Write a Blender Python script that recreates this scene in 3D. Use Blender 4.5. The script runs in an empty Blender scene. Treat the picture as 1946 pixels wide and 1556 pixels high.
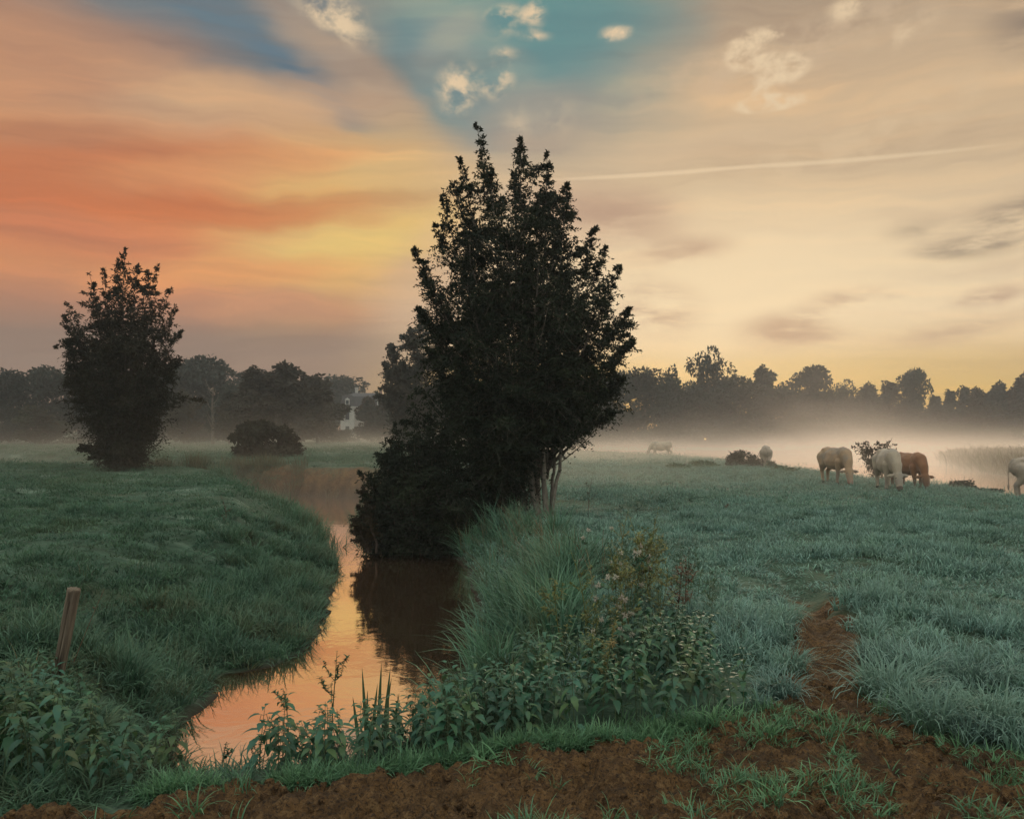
import bpy, bmesh, math, random
import numpy as np
from mathutils import Vector, Matrix, Euler

# ------------------------------------------------------------------ basics
sc = bpy.context.scene
COL = sc.collection
R = math.radians
CAM = np.array([0.0, 0.0, 1.75]); FPX = 1685.0; CX = 973.0; HY = 818.0   # photo pixels
ZW = -0.75                                                              # water level

def lin(c):
    return tuple(((v/255.0)/12.92 if v/255.0 <= 0.04045 else ((v/255.0+0.055)/1.055)**2.4) for v in c)
def at(px, py, d):                 # photo pixel at depth d -> world point
    return np.array([(px-CX)/FPX*d, d, 1.75-(py-HY)/FPX*d])

def tag(o, label=None, cat=None, group=None, kind=None):
    if label: o['label'] = label
    if cat: o['category'] = cat
    if group: o['group'] = group
    if kind: o['kind'] = kind
    return o
def empty(name, loc=(0,0,0), rz=0.0):
    o = bpy.data.objects.new(name, None); COL.objects.link(o)
    o.location = loc; o.rotation_euler = (0,0,rz); o.empty_display_size = 0.2
    return o
def link(name, me, parent=None, loc=None):
    o = bpy.data.objects.new(name, me); COL.objects.link(o)
    if parent: o.parent = parent
    if loc is not None: o.location = loc
    return o
def copy_tree(o, parent=None):
    c = o.copy(); COL.objects.link(c)
    if parent is not None: c.parent = parent
    for ch in list(o.children): copy_tree(ch, c)
    return c

def mesh(name, V, F, mats=(), smooth=True, attrs=None, mi=None):
    """V (n,3); F (m,k) int array or list of such arrays with k = 3 or 4"""
    me = bpy.data.meshes.new(name)
    Fs = F if isinstance(F, list) else [F]
    Fs = [np.asarray(f, np.int32) for f in Fs if len(f)]
    V = np.asarray(V, np.float32)
    me.vertices.add(len(V)); me.vertices.foreach_set('co', V.ravel())
    tot = np.concatenate([np.full(len(f), f.shape[1], np.int32) for f in Fs])
    loops = np.concatenate([f.ravel() for f in Fs])
    me.loops.add(len(loops)); me.loops.foreach_set('vertex_index', loops)
    me.polygons.add(len(tot))
    st = np.zeros(len(tot), np.int32); st[1:] = np.cumsum(tot)[:-1]
    me.polygons.foreach_set('loop_start', st); me.polygons.foreach_set('loop_total', tot)
    me.polygons.foreach_set('use_smooth', np.full(len(tot), smooth, bool))
    if mi is not None: me.polygons.foreach_set('material_index', np.asarray(mi, np.int32))
    for m in mats: me.materials.append(m)
    if attrs:
        for k, a in attrs.items():
            at_ = me.attributes.new(k, 'FLOAT', 'POINT'); at_.data.foreach_set('value', np.asarray(a, np.float32))
    me.update(calc_edges=True)
    return me

class MB:
    """collects shapes into one mesh"""
    def __init__(s): s.V=[]; s.Q=[]; s.T=[]; s.n=0; s.A=[]; s.MQ=[]; s.MT=[]
    def add(s, V, F, mat=0, a=None):
        V = np.asarray(V, float); F = np.asarray(F, int)
        s.V.append(V); s.A.append(np.zeros(len(V)) if a is None else np.asarray(a, float))
        if F.shape[1] == 4: s.Q.append(F+s.n); s.MQ.append(np.full(len(F), mat))
        else: s.T.append(F+s.n); s.MT.append(np.full(len(F), mat))
        s.n += len(V)
    def tube(s, P, rad, k=6, mat=0):
        P = np.asarray(P, float); rad = np.broadcast_to(np.asarray(rad, float), (len(P),))
        tg = np.gradient(P, axis=0); tg /= np.linalg.norm(tg, axis=1)[:,None]+1e-9
        up = np.array([0.13,0.97,0.2]) if abs(tg[0,2]) > .7 else np.array([0,0,1.0])
        u = np.cross(tg, up); u /= np.linalg.norm(u, axis=1)[:,None]+1e-9
        v = np.cross(tg, u)
        an = np.linspace(0, 2*np.pi, k, endpoint=False)
        ring = P[:,None,:] + rad[:,None,None]*(np.cos(an)[None,:,None]*u[:,None,:]+np.sin(an)[None,:,None]*v[:,None,:])
        n = len(P); V = ring.reshape(-1,3)
        i = np.arange(n-1)[:,None]*k; j = np.arange(k)[None,:]; j2 = (j+1)%k
        F = np.stack([i+j, i+j2, i+k+j2, i+k+j], -1).reshape(-1,4)
        s.add(V, F, mat)
        c = len(V)
        V2 = np.concatenate([V[-k:], P[-1:]]); F2 = np.array([[a,(a+1)%k,k] for a in range(k)]); s.add(V2, F2, mat)
    def box(s, c, d, rz=0.0, mat=0):
        c = np.asarray(c, float); d = np.asarray(d, float)/2
        b = np.array([[x,y,z] for x in(-1,1) for y in(-1,1) for z in(-1,1)])*d
        cs, sn = math.cos(rz), math.sin(rz)
        b = np.stack([b[:,0]*cs-b[:,1]*sn, b[:,0]*sn+b[:,1]*cs, b[:,2]],1)+c
        s.add(b, [[0,1,3,2],[4,6,7,5],[0,4,5,1],[2,3,7,6],[0,2,6,4],[1,5,7,3]], mat)
    def mesh(s, name, mats, smooth=True):
        V = np.concatenate(s.V); F = []; mi = []
        if s.Q: F.append(np.concatenate(s.Q)); mi.append(np.concatenate(s.MQ))
        if s.T: F.append(np.concatenate(s.T)); mi.append(np.concatenate(s.MT))
        return mesh(name, V, F, mats, smooth, {'t': np.concatenate(s.A)}, np.concatenate(mi))

# ------------------------------------------------------------------ numpy noise
def _hash(ix, iy, seed):
    h = (ix.astype(np.int64)*374761393 + iy.astype(np.int64)*668265263 + seed*1442695041) & 0xffffffff
    h = ((h ^ (h >> 13))*1274126177) & 0xffffffff
    h = (h ^ (h >> 16)) & 0xffff
    return h/65535.0
def vnoise(x, y, seed=0):
    x = np.asarray(x, float); y = np.asarray(y, float)
    ix = np.floor(x); iy = np.floor(y); fx = x-ix; fy = y-iy
    fx = fx*fx*fx*(fx*(fx*6-15)+10); fy = fy*fy*fy*(fy*(fy*6-15)+10)
    a = _hash(ix,iy,seed); b = _hash(ix+1,iy,seed); c = _hash(ix,iy+1,seed); d = _hash(ix+1,iy+1,seed)
    return (a+(b-a)*fx)+((c+(d-c)*fx)-(a+(b-a)*fx))*fy
def fbm(x, y, o=4, seed=0, gain=.5):
    s = 0; a = 1; t = 0
    for k in range(o):
        s = s+a*vnoise(x*(2.03**k)+17.3*k, y*(2.03**k)-9.1*k, seed+k); t += a; a *= gain
    return s/t-.5            # about -.5 .. .5
def sst(a, b, x):
    t = np.clip((x-a)/(b-a), 0, 1); return t*t*(3-2*t)

# ------------------------------------------------------------------ terrain
RIVER = np.array([(-2.5,6.5),(-2.1,5.95),(-1.4,6.0),(-0.7,6.7),(-0.4,7.6),(-.3,8.6),(-.28,10),(-.36,11.5),(-.5,13.5),(-.75,15.5),(-1.1,17.2),
  (-1.7,17.7),(-2.5,17.8),(-3.0,18.8),(-3.5,21),(-4.2,25),(-4.7,29),(-5.0,32.4),(-7,33.2),(-9.5,34.4),(-13,37),(-20,43),(-30,52),(-45,60),
  (-60,64),(-60,58),(-45,53),(-30,45),(-21,38.5),(-15,35.2),(-12,34.0),(-10.0,32.2),(-8.3,29.6),(-6.0,25.2),(-4.35,20.5),(-3.2,16.5),(-2.8,14),
  (-2.45,11.6),(-2.25,10.0),(-2.45,9.4),(-2.9,9.0),(-2.75,8.2),(-2.8,7.4)])
POND = np.array([(22,12),(18.8,19),(18.2,28),(17.6,38),(18.3,50),(18,62),(14,80),(9,98),(6,118),(10,132),(30,146),(60,150),(110,152),(150,140),(150,84),
  (60,84),(42,82),(36,72),(31,60),(28,49),(29,42),(45,38),(90,34),(120,20),(60,8)])
def sdf(P, x, y):
    """signed distance to a polygon, negative inside"""
    x = np.asarray(x, float).ravel(); y = np.asarray(y, float).ravel()
    A = P; B = np.roll(P, -1, 0); best = np.full(x.shape, 1e9); ins = np.zeros(x.shape, bool)
    for (ax,ay),(bx,by) in zip(A, B):
        dx, dy = bx-ax, by-ay
        t = np.clip(((x-ax)*dx+(y-ay)*dy)/(dx*dx+dy*dy), 0, 1)
        best = np.minimum(best, (x-ax-t*dx)**2+(y-ay-t*dy)**2)
        c = (ay > y) != (by > y)
        if dy != 0: ins ^= c & (x < (y-ay)*dx/dy+ax)
    d = np.sqrt(best); return np.where(ins, -d, d)
def linedist(L, x, y):
    x = np.asarray(x, float); y = np.asarray(y, float); best = np.full(x.shape, 1e9)
    for (ax,ay),(bx,by) in zip(L[:-1], L[1:]):
        dx, dy = bx-ax, by-ay; t = np.clip(((x-ax)*dx+(y-ay)*dy)/(dx*dx+dy*dy), 0, 1)
        best = np.minimum(best, (x-ax-t*dx)**2+(y-ay-t*dy)**2)
    return np.sqrt(best)
TRAIL = [(1.95,5.4),(2.2,6.2),(2.72,7.7),(3.1,9.3),(3.3,11.2),(3.8,13.5),(4.3,16),(5.5,20)]
EDX = [-9,-3.2,-2.3,-1.75,-1.26,-.71,-.2,.13,.66,.98,1.42,1.75,2.05,2.4,2.6,3.0,9]
EDY = [3.85,3.85,3.95,4.2,4.32,4.42,4.66,4.82,4.9,5.07,5.34,5.6,5.75,5.1,4.75,4.4,4.0]
def soil_mask(x, y):
    e = np.interp(x, EDX, EDY)
    m = sst(-.16, .16, e-y+fbm(x*2.2, y*2.2, 3, 5)*.5)
    td = linedist(TRAIL, x, y)
    m2 = sst(.33, .14, td+fbm(x*3, y*3, 3, 8)*.24)*sst(9.8, 7.8, y+fbm(x*4, y*4, 2, 15)*2)
    return np.maximum(m, m2)
def height(x, y, fine=True):
    x = np.asarray(x, float); y = np.asarray(y, float); shp = x.shape; x = x.ravel(); y = y.ravel()
    left = .02+.34*sst(6, 26, y)+.03*sst(31.5,34,y)*sst(70,45,y)
    right = .06-.0056*np.clip(y-6, 0, 70)-.055*np.clip(x-11.5, 0, 6)*sst(14, 26, y)
    k = sst(-4.5, 1.5, x-np.clip((y-40)/12, 0, 6))
    P = left*(1-k)+right*k
    P = P+(0.25-P)*sst(100, 140, y)
    P = np.where(y < 5.5, P+(0.0-P)*sst(5.5, 4.6, y), P)
    P = P + fbm(x*.18, y*.18, 3, 2)*.16*sst(6, 14, y)
    # soft tussocky swells
    P = P + fbm(x*.9, y*.9, 3, 3)*.13*sst(5.5, 8, y)*sst(70, 30, y)
    P = P + fbm(x*1.5+9, y*1.5, 3, 14)*.16*sst(7.5, 9, y)*sst(34, 24, y)*sst(-2.2, -3.6, x)
    # weedy swelling right of the water, ditch between it and the field
    P = P + .10*np.exp(-(((x-1.0)/.9)**2+((y-8.3)/1.8)**2))
    td = linedist(TRAIL, x, y)
    P = P - .13*np.exp(-(td/.2)**2)*sst(20, 12, y)*sst(5.2, 6.0, y)
    s = sdf(RIVER, x, y)+fbm(x*1.3, y*1.3, 2, 9)*.25*sst(30, 20, y)
    lb = (x < -1.4) & (y < 31)
    w = np.where(lb, 2.0+1.4*sst(15, 11, y), 1.15)
    w = np.where(y < 8.6, 1.0+(w-1.0)*sst(7.0, 8.6, y), w)
    w = np.where((y < 7.2) & (x > -2.6), 1.45, w)
    w = np.where((y > 32.3) & (x > -14) & (s > 0) & (y > 30-x*.22), .55, w)
    t = np.clip(s/w, 0, 1); pk = np.where(lb, sst(6.8, 8.4, y), 0); nb = (y < 7.2) & (x > -2.6) & (x < .2); prof = np.where(nb, t**1.1, (1-(1-t)**1.8)*(1-pk)+t**1.15*pk)
    H = np.where(s >= 0, ZW+.0+(P-ZW)*prof, ZW-np.minimum(.7, -s*.7))
    s2 = sdf(POND, x, y)
    t2 = np.clip(s2/2.6, 0, 1); prof2 = t2*t2*(3-2*t2)
    H2 = np.where(s2 >= 0, ZW+(H-ZW)*prof2, ZW-np.minimum(.7, -s2*.3))
    H = np.where(s2 < 2.6, np.minimum(H, H2), H)
    if fine:
        H = H+fbm(x*5, y*5, 2, 12)*.035*(s > .1)*(y < 30)
    return H.reshape(shp)
def gz(x, y): return float(height(np.array([x]), np.array([y]), False)[0])

# ------------------------------------------------------------------ materials
def newmat(name):
    m = bpy.data.materials.new(name); m.use_nodes = True; nt = m.node_tree; nt.nodes.clear()
    out = nt.nodes.new('ShaderNodeOutputMaterial'); return m, nt, out
class NT:
    def __init__(s, nt): s.nt = nt
    def n(s, t, **k):
        nd = s.nt.nodes.new(t)
        for a, v in k.items(): setattr(nd, a, v)
        return nd
    def l(s, a, b): s.nt.links.new(a, b)
    def val(s, sock, v):
        if isinstance(v, bpy.types.NodeSocket): s.l(v, sock)
        else: sock.default_value = v
    def math(s, op, a, b=None, c=None, clamp=False):
        nd = s.n('ShaderNodeMath', operation=op); nd.use_clamp = clamp
        s.val(nd.inputs[0], a)
        if b is not None: s.val(nd.inputs[1], b)
        if c is not None: s.val(nd.inputs[2], c)
        return nd.outputs[0]
    def mix(s, f, a, b, blend='MIX'):
        nd = s.n('ShaderNodeMix', data_type='RGBA', blend_type=blend)
        s.val(nd.inputs['Factor'], f)
        for key, v in ((6,a),(7,b)):
            if isinstance(v, bpy.types.NodeSocket): s.l(v, nd.inputs[key])
            else: nd.inputs[key].default_value = (*v[:3], 1)
        return nd.outputs[2]
    def noise(s, vec, scale, detail=3, rough=.55, dist=0.0):
        nd = s.n('ShaderNodeTexNoise'); nd.inputs['Scale'].default_value = scale
        nd.inputs['Detail'].default_value = detail; nd.inputs['Roughness'].default_value = rough; nd.inputs['Distortion'].default_value = dist
        if vec is not None: s.l(vec, nd.inputs['Vector'])
        return nd
    def ramp(s, f, stops, interp='LINEAR'):
        nd = s.n('ShaderNodeValToRGB'); cr = nd.color_ramp; cr.interpolation = interp
        while len(cr.elements) < len(stops): cr.elements.new(.5)
        for e, (p, c) in zip(cr.elements, stops):
            e.position = p; e.color = (*c[:3], 1) if not isinstance(c, (int, float)) else (c, c, c, 1)
        s.l(f, nd.inputs[0]); return nd.outputs[0]
    def maprange(s, v, a, b, c=0.0, d=1.0, smooth=True):
        nd = s.n('ShaderNodeMapRange'); nd.interpolation_type = 'SMOOTHSTEP' if smooth else 'LINEAR'
        s.val(nd.inputs[0], v)
        for i, q in enumerate((a,b,c,d)): nd.inputs[i+1].default_value = q
        return nd.outputs[0]
def leaf_mat(name, col, tip=None, patch=None, patch_scale=.5, var=.25, trans=.3, rough=.6, spec=.25, tpow=1.0):
    """thin foliage: colour varies per plant and in patches over the ground; tips may carry their own (frosted or dry) colour"""
    m, nt, out = newmat(name); N = NT(nt)
    c = N.n('ShaderNodeRGB'); c.outputs[0].default_value = (*col, 1); c = c.outputs[0]
    if patch:
        g = N.n('ShaderNodeNewGeometry')
        nz = N.noise(g.outputs['Position'], patch_scale, 3)
        c = N.mix(N.maprange(nz.outputs[0], .45, .68), c, patch)
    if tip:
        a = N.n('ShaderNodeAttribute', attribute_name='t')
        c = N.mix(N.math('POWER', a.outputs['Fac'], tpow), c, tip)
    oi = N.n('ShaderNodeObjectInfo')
    h = N.n('ShaderNodeHueSaturation')
    N.l(N.math('MULTIPLY_ADD', oi.outputs['Random'], var*2, 1-var), h.inputs['Value'])
    r2 = N.math('FRACT', N.math('MULTIPLY', oi.outputs['Random'], 37.7))
    N.l(N.math('MULTIPLY_ADD', r2, .05, .475), h.inputs['Hue'])
    N.l(c, h.inputs['Color']); c = h.outputs[0]
    b = N.n('ShaderNodeBsdfPrincipled'); b.inputs['Roughness'].default_value = rough; b.inputs['Specular IOR Level'].default_value = spec
    N.l(c, b.inputs['Base Color'])
    if trans > 0:
        tr = N.n('ShaderNodeBsdfTranslucent'); N.l(c, tr.inputs[0])
        mx = N.n('ShaderNodeMixShader'); mx.inputs[0].default_value = trans
        N.l(b.outputs[0], mx.inputs[1]); N.l(tr.outputs[0], mx.inputs[2]); N.l(mx.outputs[0], out.inputs[0])
    else: N.l(b.outputs[0], out.inputs[0])
    return m
def rough_mat(name, c1, c2, scale=8, c3=None, rough=.85, stretch=(1,1,1), bump=.3, spec=.3, coord='Object'):
    m, nt, out = newmat(name); N = NT(nt)
    tc = N.n('ShaderNodeTexCoord'); mp = N.n('ShaderNodeMapping'); mp.inputs['Scale'].default_value = stretch
    N.l(tc.outputs[coord], mp.inputs[0])
    nz = N.noise(mp.outputs[0], scale, 5, .6)
    c = N.mix(N.maprange(nz.outputs[0], .35, .65), c1, c2)
    if c3:
        n2 = N.noise(mp.outputs[0], scale*.37, 3, .6); c = N.mix(N.maprange(n2.outputs[0], .52, .66), c, c3)
    b = N.n('ShaderNodeBsdfPrincipled'); b.inputs['Roughness'].default_value = rough; b.inputs['Specular IOR Level'].default_value = spec
    N.l(c, b.inputs['Base Color'])
    if bump:
        bp = N.n('ShaderNodeBump'); bp.inputs['Strength'].default_value = bump; bp.inputs['Distance'].default_value = .02
        N.l(nz.outputs[0], bp.inputs['Height']); N.l(bp.outputs[0], b.inputs['Normal'])
    N.l(b.outputs[0], out.inputs[0]); return m
# ------------------------------------------------------------------ camera, light, sky
cam = bpy.data.cameras.new('camera'); camo = bpy.data.objects.new('camera', cam); COL.objects.link(camo)
cam.sensor_width = 36; cam.sensor_fit = 'HORIZONTAL'; cam.lens = 36*FPX/1946
camo.location = CAM; camo.rotation_euler = (R(90), 0, 0)
cam.shift_y = (HY-778)/1946.0          # level camera, lens raised a little as in the photograph
cam.clip_end = 3000; sc.camera = camo
sc.view_settings.view_transform = 'Standard'; sc.view_settings.look = 'None'
sc.view_settings.exposure = 0.0; sc.view_settings.gamma = 1.0

SUN_AZ, SUN_EL = R(13), R(7)
sl = bpy.data.lights.new('sun', 'SUN'); so = bpy.data.objects.new('sun', sl); COL.objects.link(so)
sl.energy = 1.0; sl.angle = R(14); sl.color = (1.0, .80, .58)
sdir = Vector((math.sin(SUN_AZ)*math.cos(SUN_EL), math.cos(SUN_AZ)*math.cos(SUN_EL), math.sin(SUN_EL)))
so.rotation_euler = sdir.to_track_quat('Z', 'Y').to_euler(); so.location = (30, 120, 40)

def dirang(px, py):
    a = math.atan((px-CX)/FPX); return a, math.atan((HY-py)/math.hypot(FPX, px-CX))
def build_sky():
    w = bpy.data.worlds.new('World'); sc.world = w; w.use_nodes = True; nt = w.node_tree; nt.nodes.clear(); N = NT(nt)
    out = N.n('ShaderNodeOutputWorld'); bg = N.n('ShaderNodeBackground'); N.l(bg.outputs[0], out.inputs[0])
    tc = N.n('ShaderNodeTexCoord'); sp = N.n('ShaderNodeSeparateXYZ'); N.l(tc.outputs['Generated'], sp.inputs[0])
    az = N.math('ARCTAN2', sp.outputs[0], sp.outputs[1]); el = N.math('ARCSINE', sp.outputs[2])
    cb = N.n('ShaderNodeCombineXYZ'); N.l(az, cb.inputs[0]); N.l(el, cb.inputs[1]); ae = cb.outputs[0]
    # soft warp of the cloud shapes
    mp = N.n('ShaderNodeMapping'); mp.inputs['Scale'].default_value = (4.0, 9.0, 1); N.l(ae, mp.inputs[0])
    nz = N.noise(mp.outputs[0], 1.0, 4, .55)
    off = N.n('ShaderNodeVectorMath', operation='MULTIPLY_ADD'); N.l(nz.outputs['Color'], off.inputs[0])
    off.inputs[1].default_value = (.16, .075, 0); N.l(ae, off.inputs[2])
    sub = N.n('ShaderNodeVectorMath', operation='SUBTRACT'); N.l(off.outputs[0], sub.inputs[0]); sub.inputs[1].default_value = (.08, .0375, 0)
    we = sub.outputs[0]
    hf = N.n('ShaderNodeMix', data_type='VECTOR'); hf.inputs['Factor'].default_value = .35; N.l(ae, hf.inputs[4]); N.l(we, hf.inputs[5]); we2 = hf.outputs[1]
    # long wind-drawn streaks, rising gently to the right
    ms = N.n('ShaderNodeMapping'); ms.inputs['Rotation'].default_value = (0,0,R(9)); ms.inputs['Scale'].default_value = (2.2, 19, 1); N.l(we, ms.inputs[0])
    streak = N.noise(ms.outputs[0], 1.0, 4, .6).outputs[0]
    mt = N.n('ShaderNodeMapping'); mt.inputs['Rotation'].default_value = (0,0,R(11)); mt.inputs['Scale'].default_value = (3.0, 52, 1); N.l(we, mt.inputs[0])
    streak2 = N.noise(mt.outputs[0], 1.0, 3, .6).outputs[0]
    # fine puffs
    mf = N.n('ShaderNodeMapping'); mf.inputs['Scale'].default_value = (32, 46, 1); N.l(we2, mf.inputs[0])
    puff = N.maprange(N.noise(mf.outputs[0], 1.0, 4, .58).outputs[0], .36, .62)

    ms2 = N.n('ShaderNodeMapping'); ms2.inputs['Rotation'].default_value = (0,0,R(6)); ms2.inputs['Scale'].default_value = (7, 26, 1); N.l(we2, ms2.inputs[0])
    ragged = N.maprange(N.noise(ms2.outputs[0], 1.0, 5, .62).outputs[0], .34, .58)
    broken = N.maprange(streak2, .30, .56)
    def elramp(stops, cx):
        f = N.maprange(el, 0.0, 0.55, 0, 1, False)
        st = []
        for py, c in stops:
            e = math.atan((HY-py)/math.hypot(FPX, cx-CX)); st.append((min(1, max(0, e/.55)), lin(c)))
        st.sort(key=lambda q: q[0])
        return N.ramp(f, st, 'B_SPLINE' if False else 'LINEAR')
    left = elramp([(818,(150,122,102)),(720,(136,110,98)),(640,(140,112,98)),(575,(176,122,94)),(520,(206,134,88)),(440,(205,126,80)),(360,(204,126,80)),
                   (270,(206,144,100)),(190,(190,150,118)),(110,(140,128,118)),(40,(116,120,120)),(-60,(110,122,128))], 350)
    right = elramp([(818,(186,148,84)),(745,(198,162,92)),(690,(210,176,118)),(655,(224,193,148)),(600,(232,206,168)),(520,(229,203,164)),(430,(220,192,154)),(320,(204,177,142)),
                    (200,(204,174,138)),(90,(190,164,134)),(0,(170,148,124)),(-80,(160,145,128))], 1450)
    wsp = N.n('ShaderNodeSeparateXYZ'); N.l(we, wsp.inputs[0])
    a0, a1 = dirang(640, 500)[0], dirang(930, 500)[0]
    # the orange sheet ends along a slanting edge
    lr = N.maprange(N.math('MULTIPLY_ADD', wsp.outputs[1], .12, wsp.outputs[0]), a0, a1+.03)
    c = N.mix(lr, left, right)
    state = {'c': c}
    def blob(px, py, rx, ry, rot, col, amt=1.0, vec=None, mod=None, quad=True, blend='MIX'):
        a, e = dirang(px, py); k = 1/FPX
        m = N.n('ShaderNodeMapping', vector_type='TEXTURE'); m.inputs['Location'].default_value = (a, e, 0)
        m.inputs['Rotation'].default_value = (0,0,R(rot)); m.inputs['Scale'].default_value = (rx*k, ry*k, 1)
        N.l(vec or we, m.inputs[0])
        g = N.n('ShaderNodeTexGradient', gradient_type='SPHERICAL'); N.l(m.outputs[0], g.inputs[0])
        f = N.maprange(g.outputs['Fac'], 0.0, .8) if quad else g.outputs['Fac']
        f = N.math('MULTIPLY', f, amt)
        if mod is not None: f = N.math('MULTIPLY', f, mod)
        state['c'] = N.mix(f, state['c'], lin(col), blend)
    # clear sky showing through between the cloud sheets
    blob(985, 90, 400, 250, -8, (84,130,136), .92)
    blob(840, 150, 180, 110, -38, (92,130,138), .7)
    blob(1060, 30, 330, 130, 0, (92,138,138), .75)
    blob(560, 110, 420, 95, -27, (100,120,130), .75, mod=broken)
    blob(270, 95, 330, 95, 4, (106,110,114), .6)
    blob(380, 15, 330, 70, -8, (104,118,126), .5)
    blob(470, 60, 330, 34, -26, (92,116,130), .6, mod=broken)
    blob(620, 170, 260, 26, -34, (92,116,132), .55, mod=broken)
    blob(860, 215, 140, 70, -30, (112,138,138), .6)
    # sheets of lit cloud
    blob(40, 85, 420, 130, 3, (194,140,104), .85)
    blob(660, 120, 330, 62, -36, (178,152,128), .75)
    blob(900, 80, 260, 60, -32, (150,158,146), .45)
    blob(480, 190, 340, 60, 6, (206,166,128), .75)
    blob(560, 235, 420, 60, -14, (208,164,122), .5)
    blob(640, 430, 330, 230, 20, (222,182,112), .85)
    blob(760, 330, 150, 170, 0, (212,176,120), .5)
    blob(640, 478, 330, 62, 13, (228,192,112), .9)
    blob(440, 525, 330, 50, 8, (222,150,92), .8)
    blob(200, 300, 520, 40, 7, (192,108,66), .6)
    blob(120, 365, 420, 50, 4, (192,104,62), .65)
    blob(420, 395, 420, 50, 3, (202,114,64), .8)
    blob(450, 315, 420, 45, 10, (216,150,98), .6)
    blob(100, 250, 250, 45, 4, (178,116,84), .6)
    blob(90, 440, 260, 60, -4, (184,110,78), .6)
    blob(540, 592, 270, 45, 0, (188,132,100), .8)
    blob(830, 540, 190, 130, 10, (200,166,134), .6)
    blob(1130, 410, 240, 90, -4, (186,150,128), .55)
    blob(1010, 240, 240, 90, 0, (172,148,130), .6)
    blob(860, 90, 130, 60, 30, (172,164,146), .45)
    blob(985, 200, 200, 50, -8, (150,152,142), .35)
    # streak texture through everything
    c = state['c']
    d1 = N.mix(N.maprange(streak, .5, .70, 0, .62), c, N.mix(1.0, c, (1.30,1.20,1.06), 'MULTIPLY'))
    d2 = N.mix(N.maprange(streak, .5, .30, 0, .62), d1, N.mix(1.0, c, (.80,.76,.78), 'MULTIPLY'))
    d2 = N.mix(N.maprange(streak2, .46, .70, 0, .26), d2, N.mix(1.0, d2, (1.30,1.20,1.06), 'MULTIPLY'))
    d2 = N.mix(N.maprange(streak2, .50, .30, 0, .30), d2, N.mix(1.0, d2, (.80,.78,.84), 'MULTIPLY'))
    state['c'] = d2
    # bright right-hand window in the overcast
    blob(1380, 540, 520, 210, 4, (234,209,170), .7)
    blob(1650, 250, 420, 60, 14, (214,186,150), .5, mod=puff)
    blob(1500, 90, 420, 60, 12, (206,178,146), .6, mod=puff)
    blob(1330, 265, 330, 50, 8, (208,180,146), .5)
    # small puffs
    def group(items, col, amt, vec, mod=None, kx=.85, ky=.85):
        tot = None
        for px, py, rx, ry, rt, am in items:
            a, e = dirang(px, py); m = N.n('ShaderNodeMapping', vector_type='TEXTURE'); m.inputs['Location'].default_value = (a, e, 0)
            m.inputs['Rotation'].default_value = (0,0,R(rt)); m.inputs['Scale'].default_value = (rx*kx/FPX, ry*ky/FPX, 1); N.l(vec, m.inputs[0])
            g = N.n('ShaderNodeTexGradient', gradient_type='SPHERICAL'); N.l(m.outputs[0], g.inputs[0])
            tot = N.math('MULTIPLY', g.outputs['Fac'], am) if tot is None else N.math('MULTIPLY_ADD', g.outputs['Fac'], am, tot)
        f = N.math('MULTIPLY', N.maprange(tot, 0, .8), amt)
        if mod is not None: f = N.math('MULTIPLY', f, mod)
        state['c'] = N.mix(f, state['c'], lin(col))
    group(((655,35,95,60,-35,.9),(600,10,90,40,-20,.5),(870,165,75,55,30,1),(945,155,50,42,25,1),(960,48,62,40,10,1),(1020,35,34,40,75,1),(1022,75,14,52,90,.7),
           (1165,72,50,22,2,1),(1440,72,100,26,8,1.0),(1490,125,75,38,0,1.9),(1415,110,60,36,-15,1.4),(1440,158,46,28,0,1.7),
           (1470,190,105,20,4,1.9),(1610,12,50,30,0,.9),(960,105,40,20,0,.6),(985,230,60,50,0,.4),(1065,225,60,60,0,.35),(1720,65,120,36,20,.5)), (226,199,162), 1.0, we2, puff)
    # dark smudges of low cloud on the right
    group(((1940,408,95,38,8,.9),(1850,467,100,20,-2,.8),(1935,40,70,60,0,.7),(1745,430,70,20,4,.5)), (140,122,106), .95, we2, ragged, 1.25, 1.35)
    group(((1240,590,100,60,-8,.8),(1630,575,110,28,4,.8),(1500,635,100,36,-4,.9),(1870,562,70,18,6,.9),(1800,630,160,24,10,.6),(1160,405,150,50,-3,.8),(1240,480,150,36,6,.4),(1320,470,80,24,4,.4)), (180,146,122), .95, we2, ragged, 1.25, 1.35)
    # contrail
    blob(1250, 331, 300, 6, 1.2, (232,204,166), .62, vec=ae)
    blob(1610, 305, 330, 6, -1.1, (232,206,168), .5, vec=ae)
    c = state['c']
    # above and behind the picture: Nishita blue plus an overhead glow added to light the ground
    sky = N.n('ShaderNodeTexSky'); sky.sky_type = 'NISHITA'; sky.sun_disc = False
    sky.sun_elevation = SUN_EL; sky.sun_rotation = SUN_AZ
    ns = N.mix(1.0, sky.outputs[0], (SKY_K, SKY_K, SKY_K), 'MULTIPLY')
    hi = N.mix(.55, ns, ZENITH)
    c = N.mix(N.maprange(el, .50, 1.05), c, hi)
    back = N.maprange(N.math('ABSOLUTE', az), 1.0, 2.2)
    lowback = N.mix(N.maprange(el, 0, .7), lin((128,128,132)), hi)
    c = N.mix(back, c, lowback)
    # a breath of the clear sky under the clouds as well
    c = N.mix(.04, c, ns)
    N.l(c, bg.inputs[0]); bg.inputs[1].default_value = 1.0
    w.cycles.sampling_method = 'MANUAL'; w.cycles.sample_map_resolution = 512
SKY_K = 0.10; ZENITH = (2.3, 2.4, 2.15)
build_sky()
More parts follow.
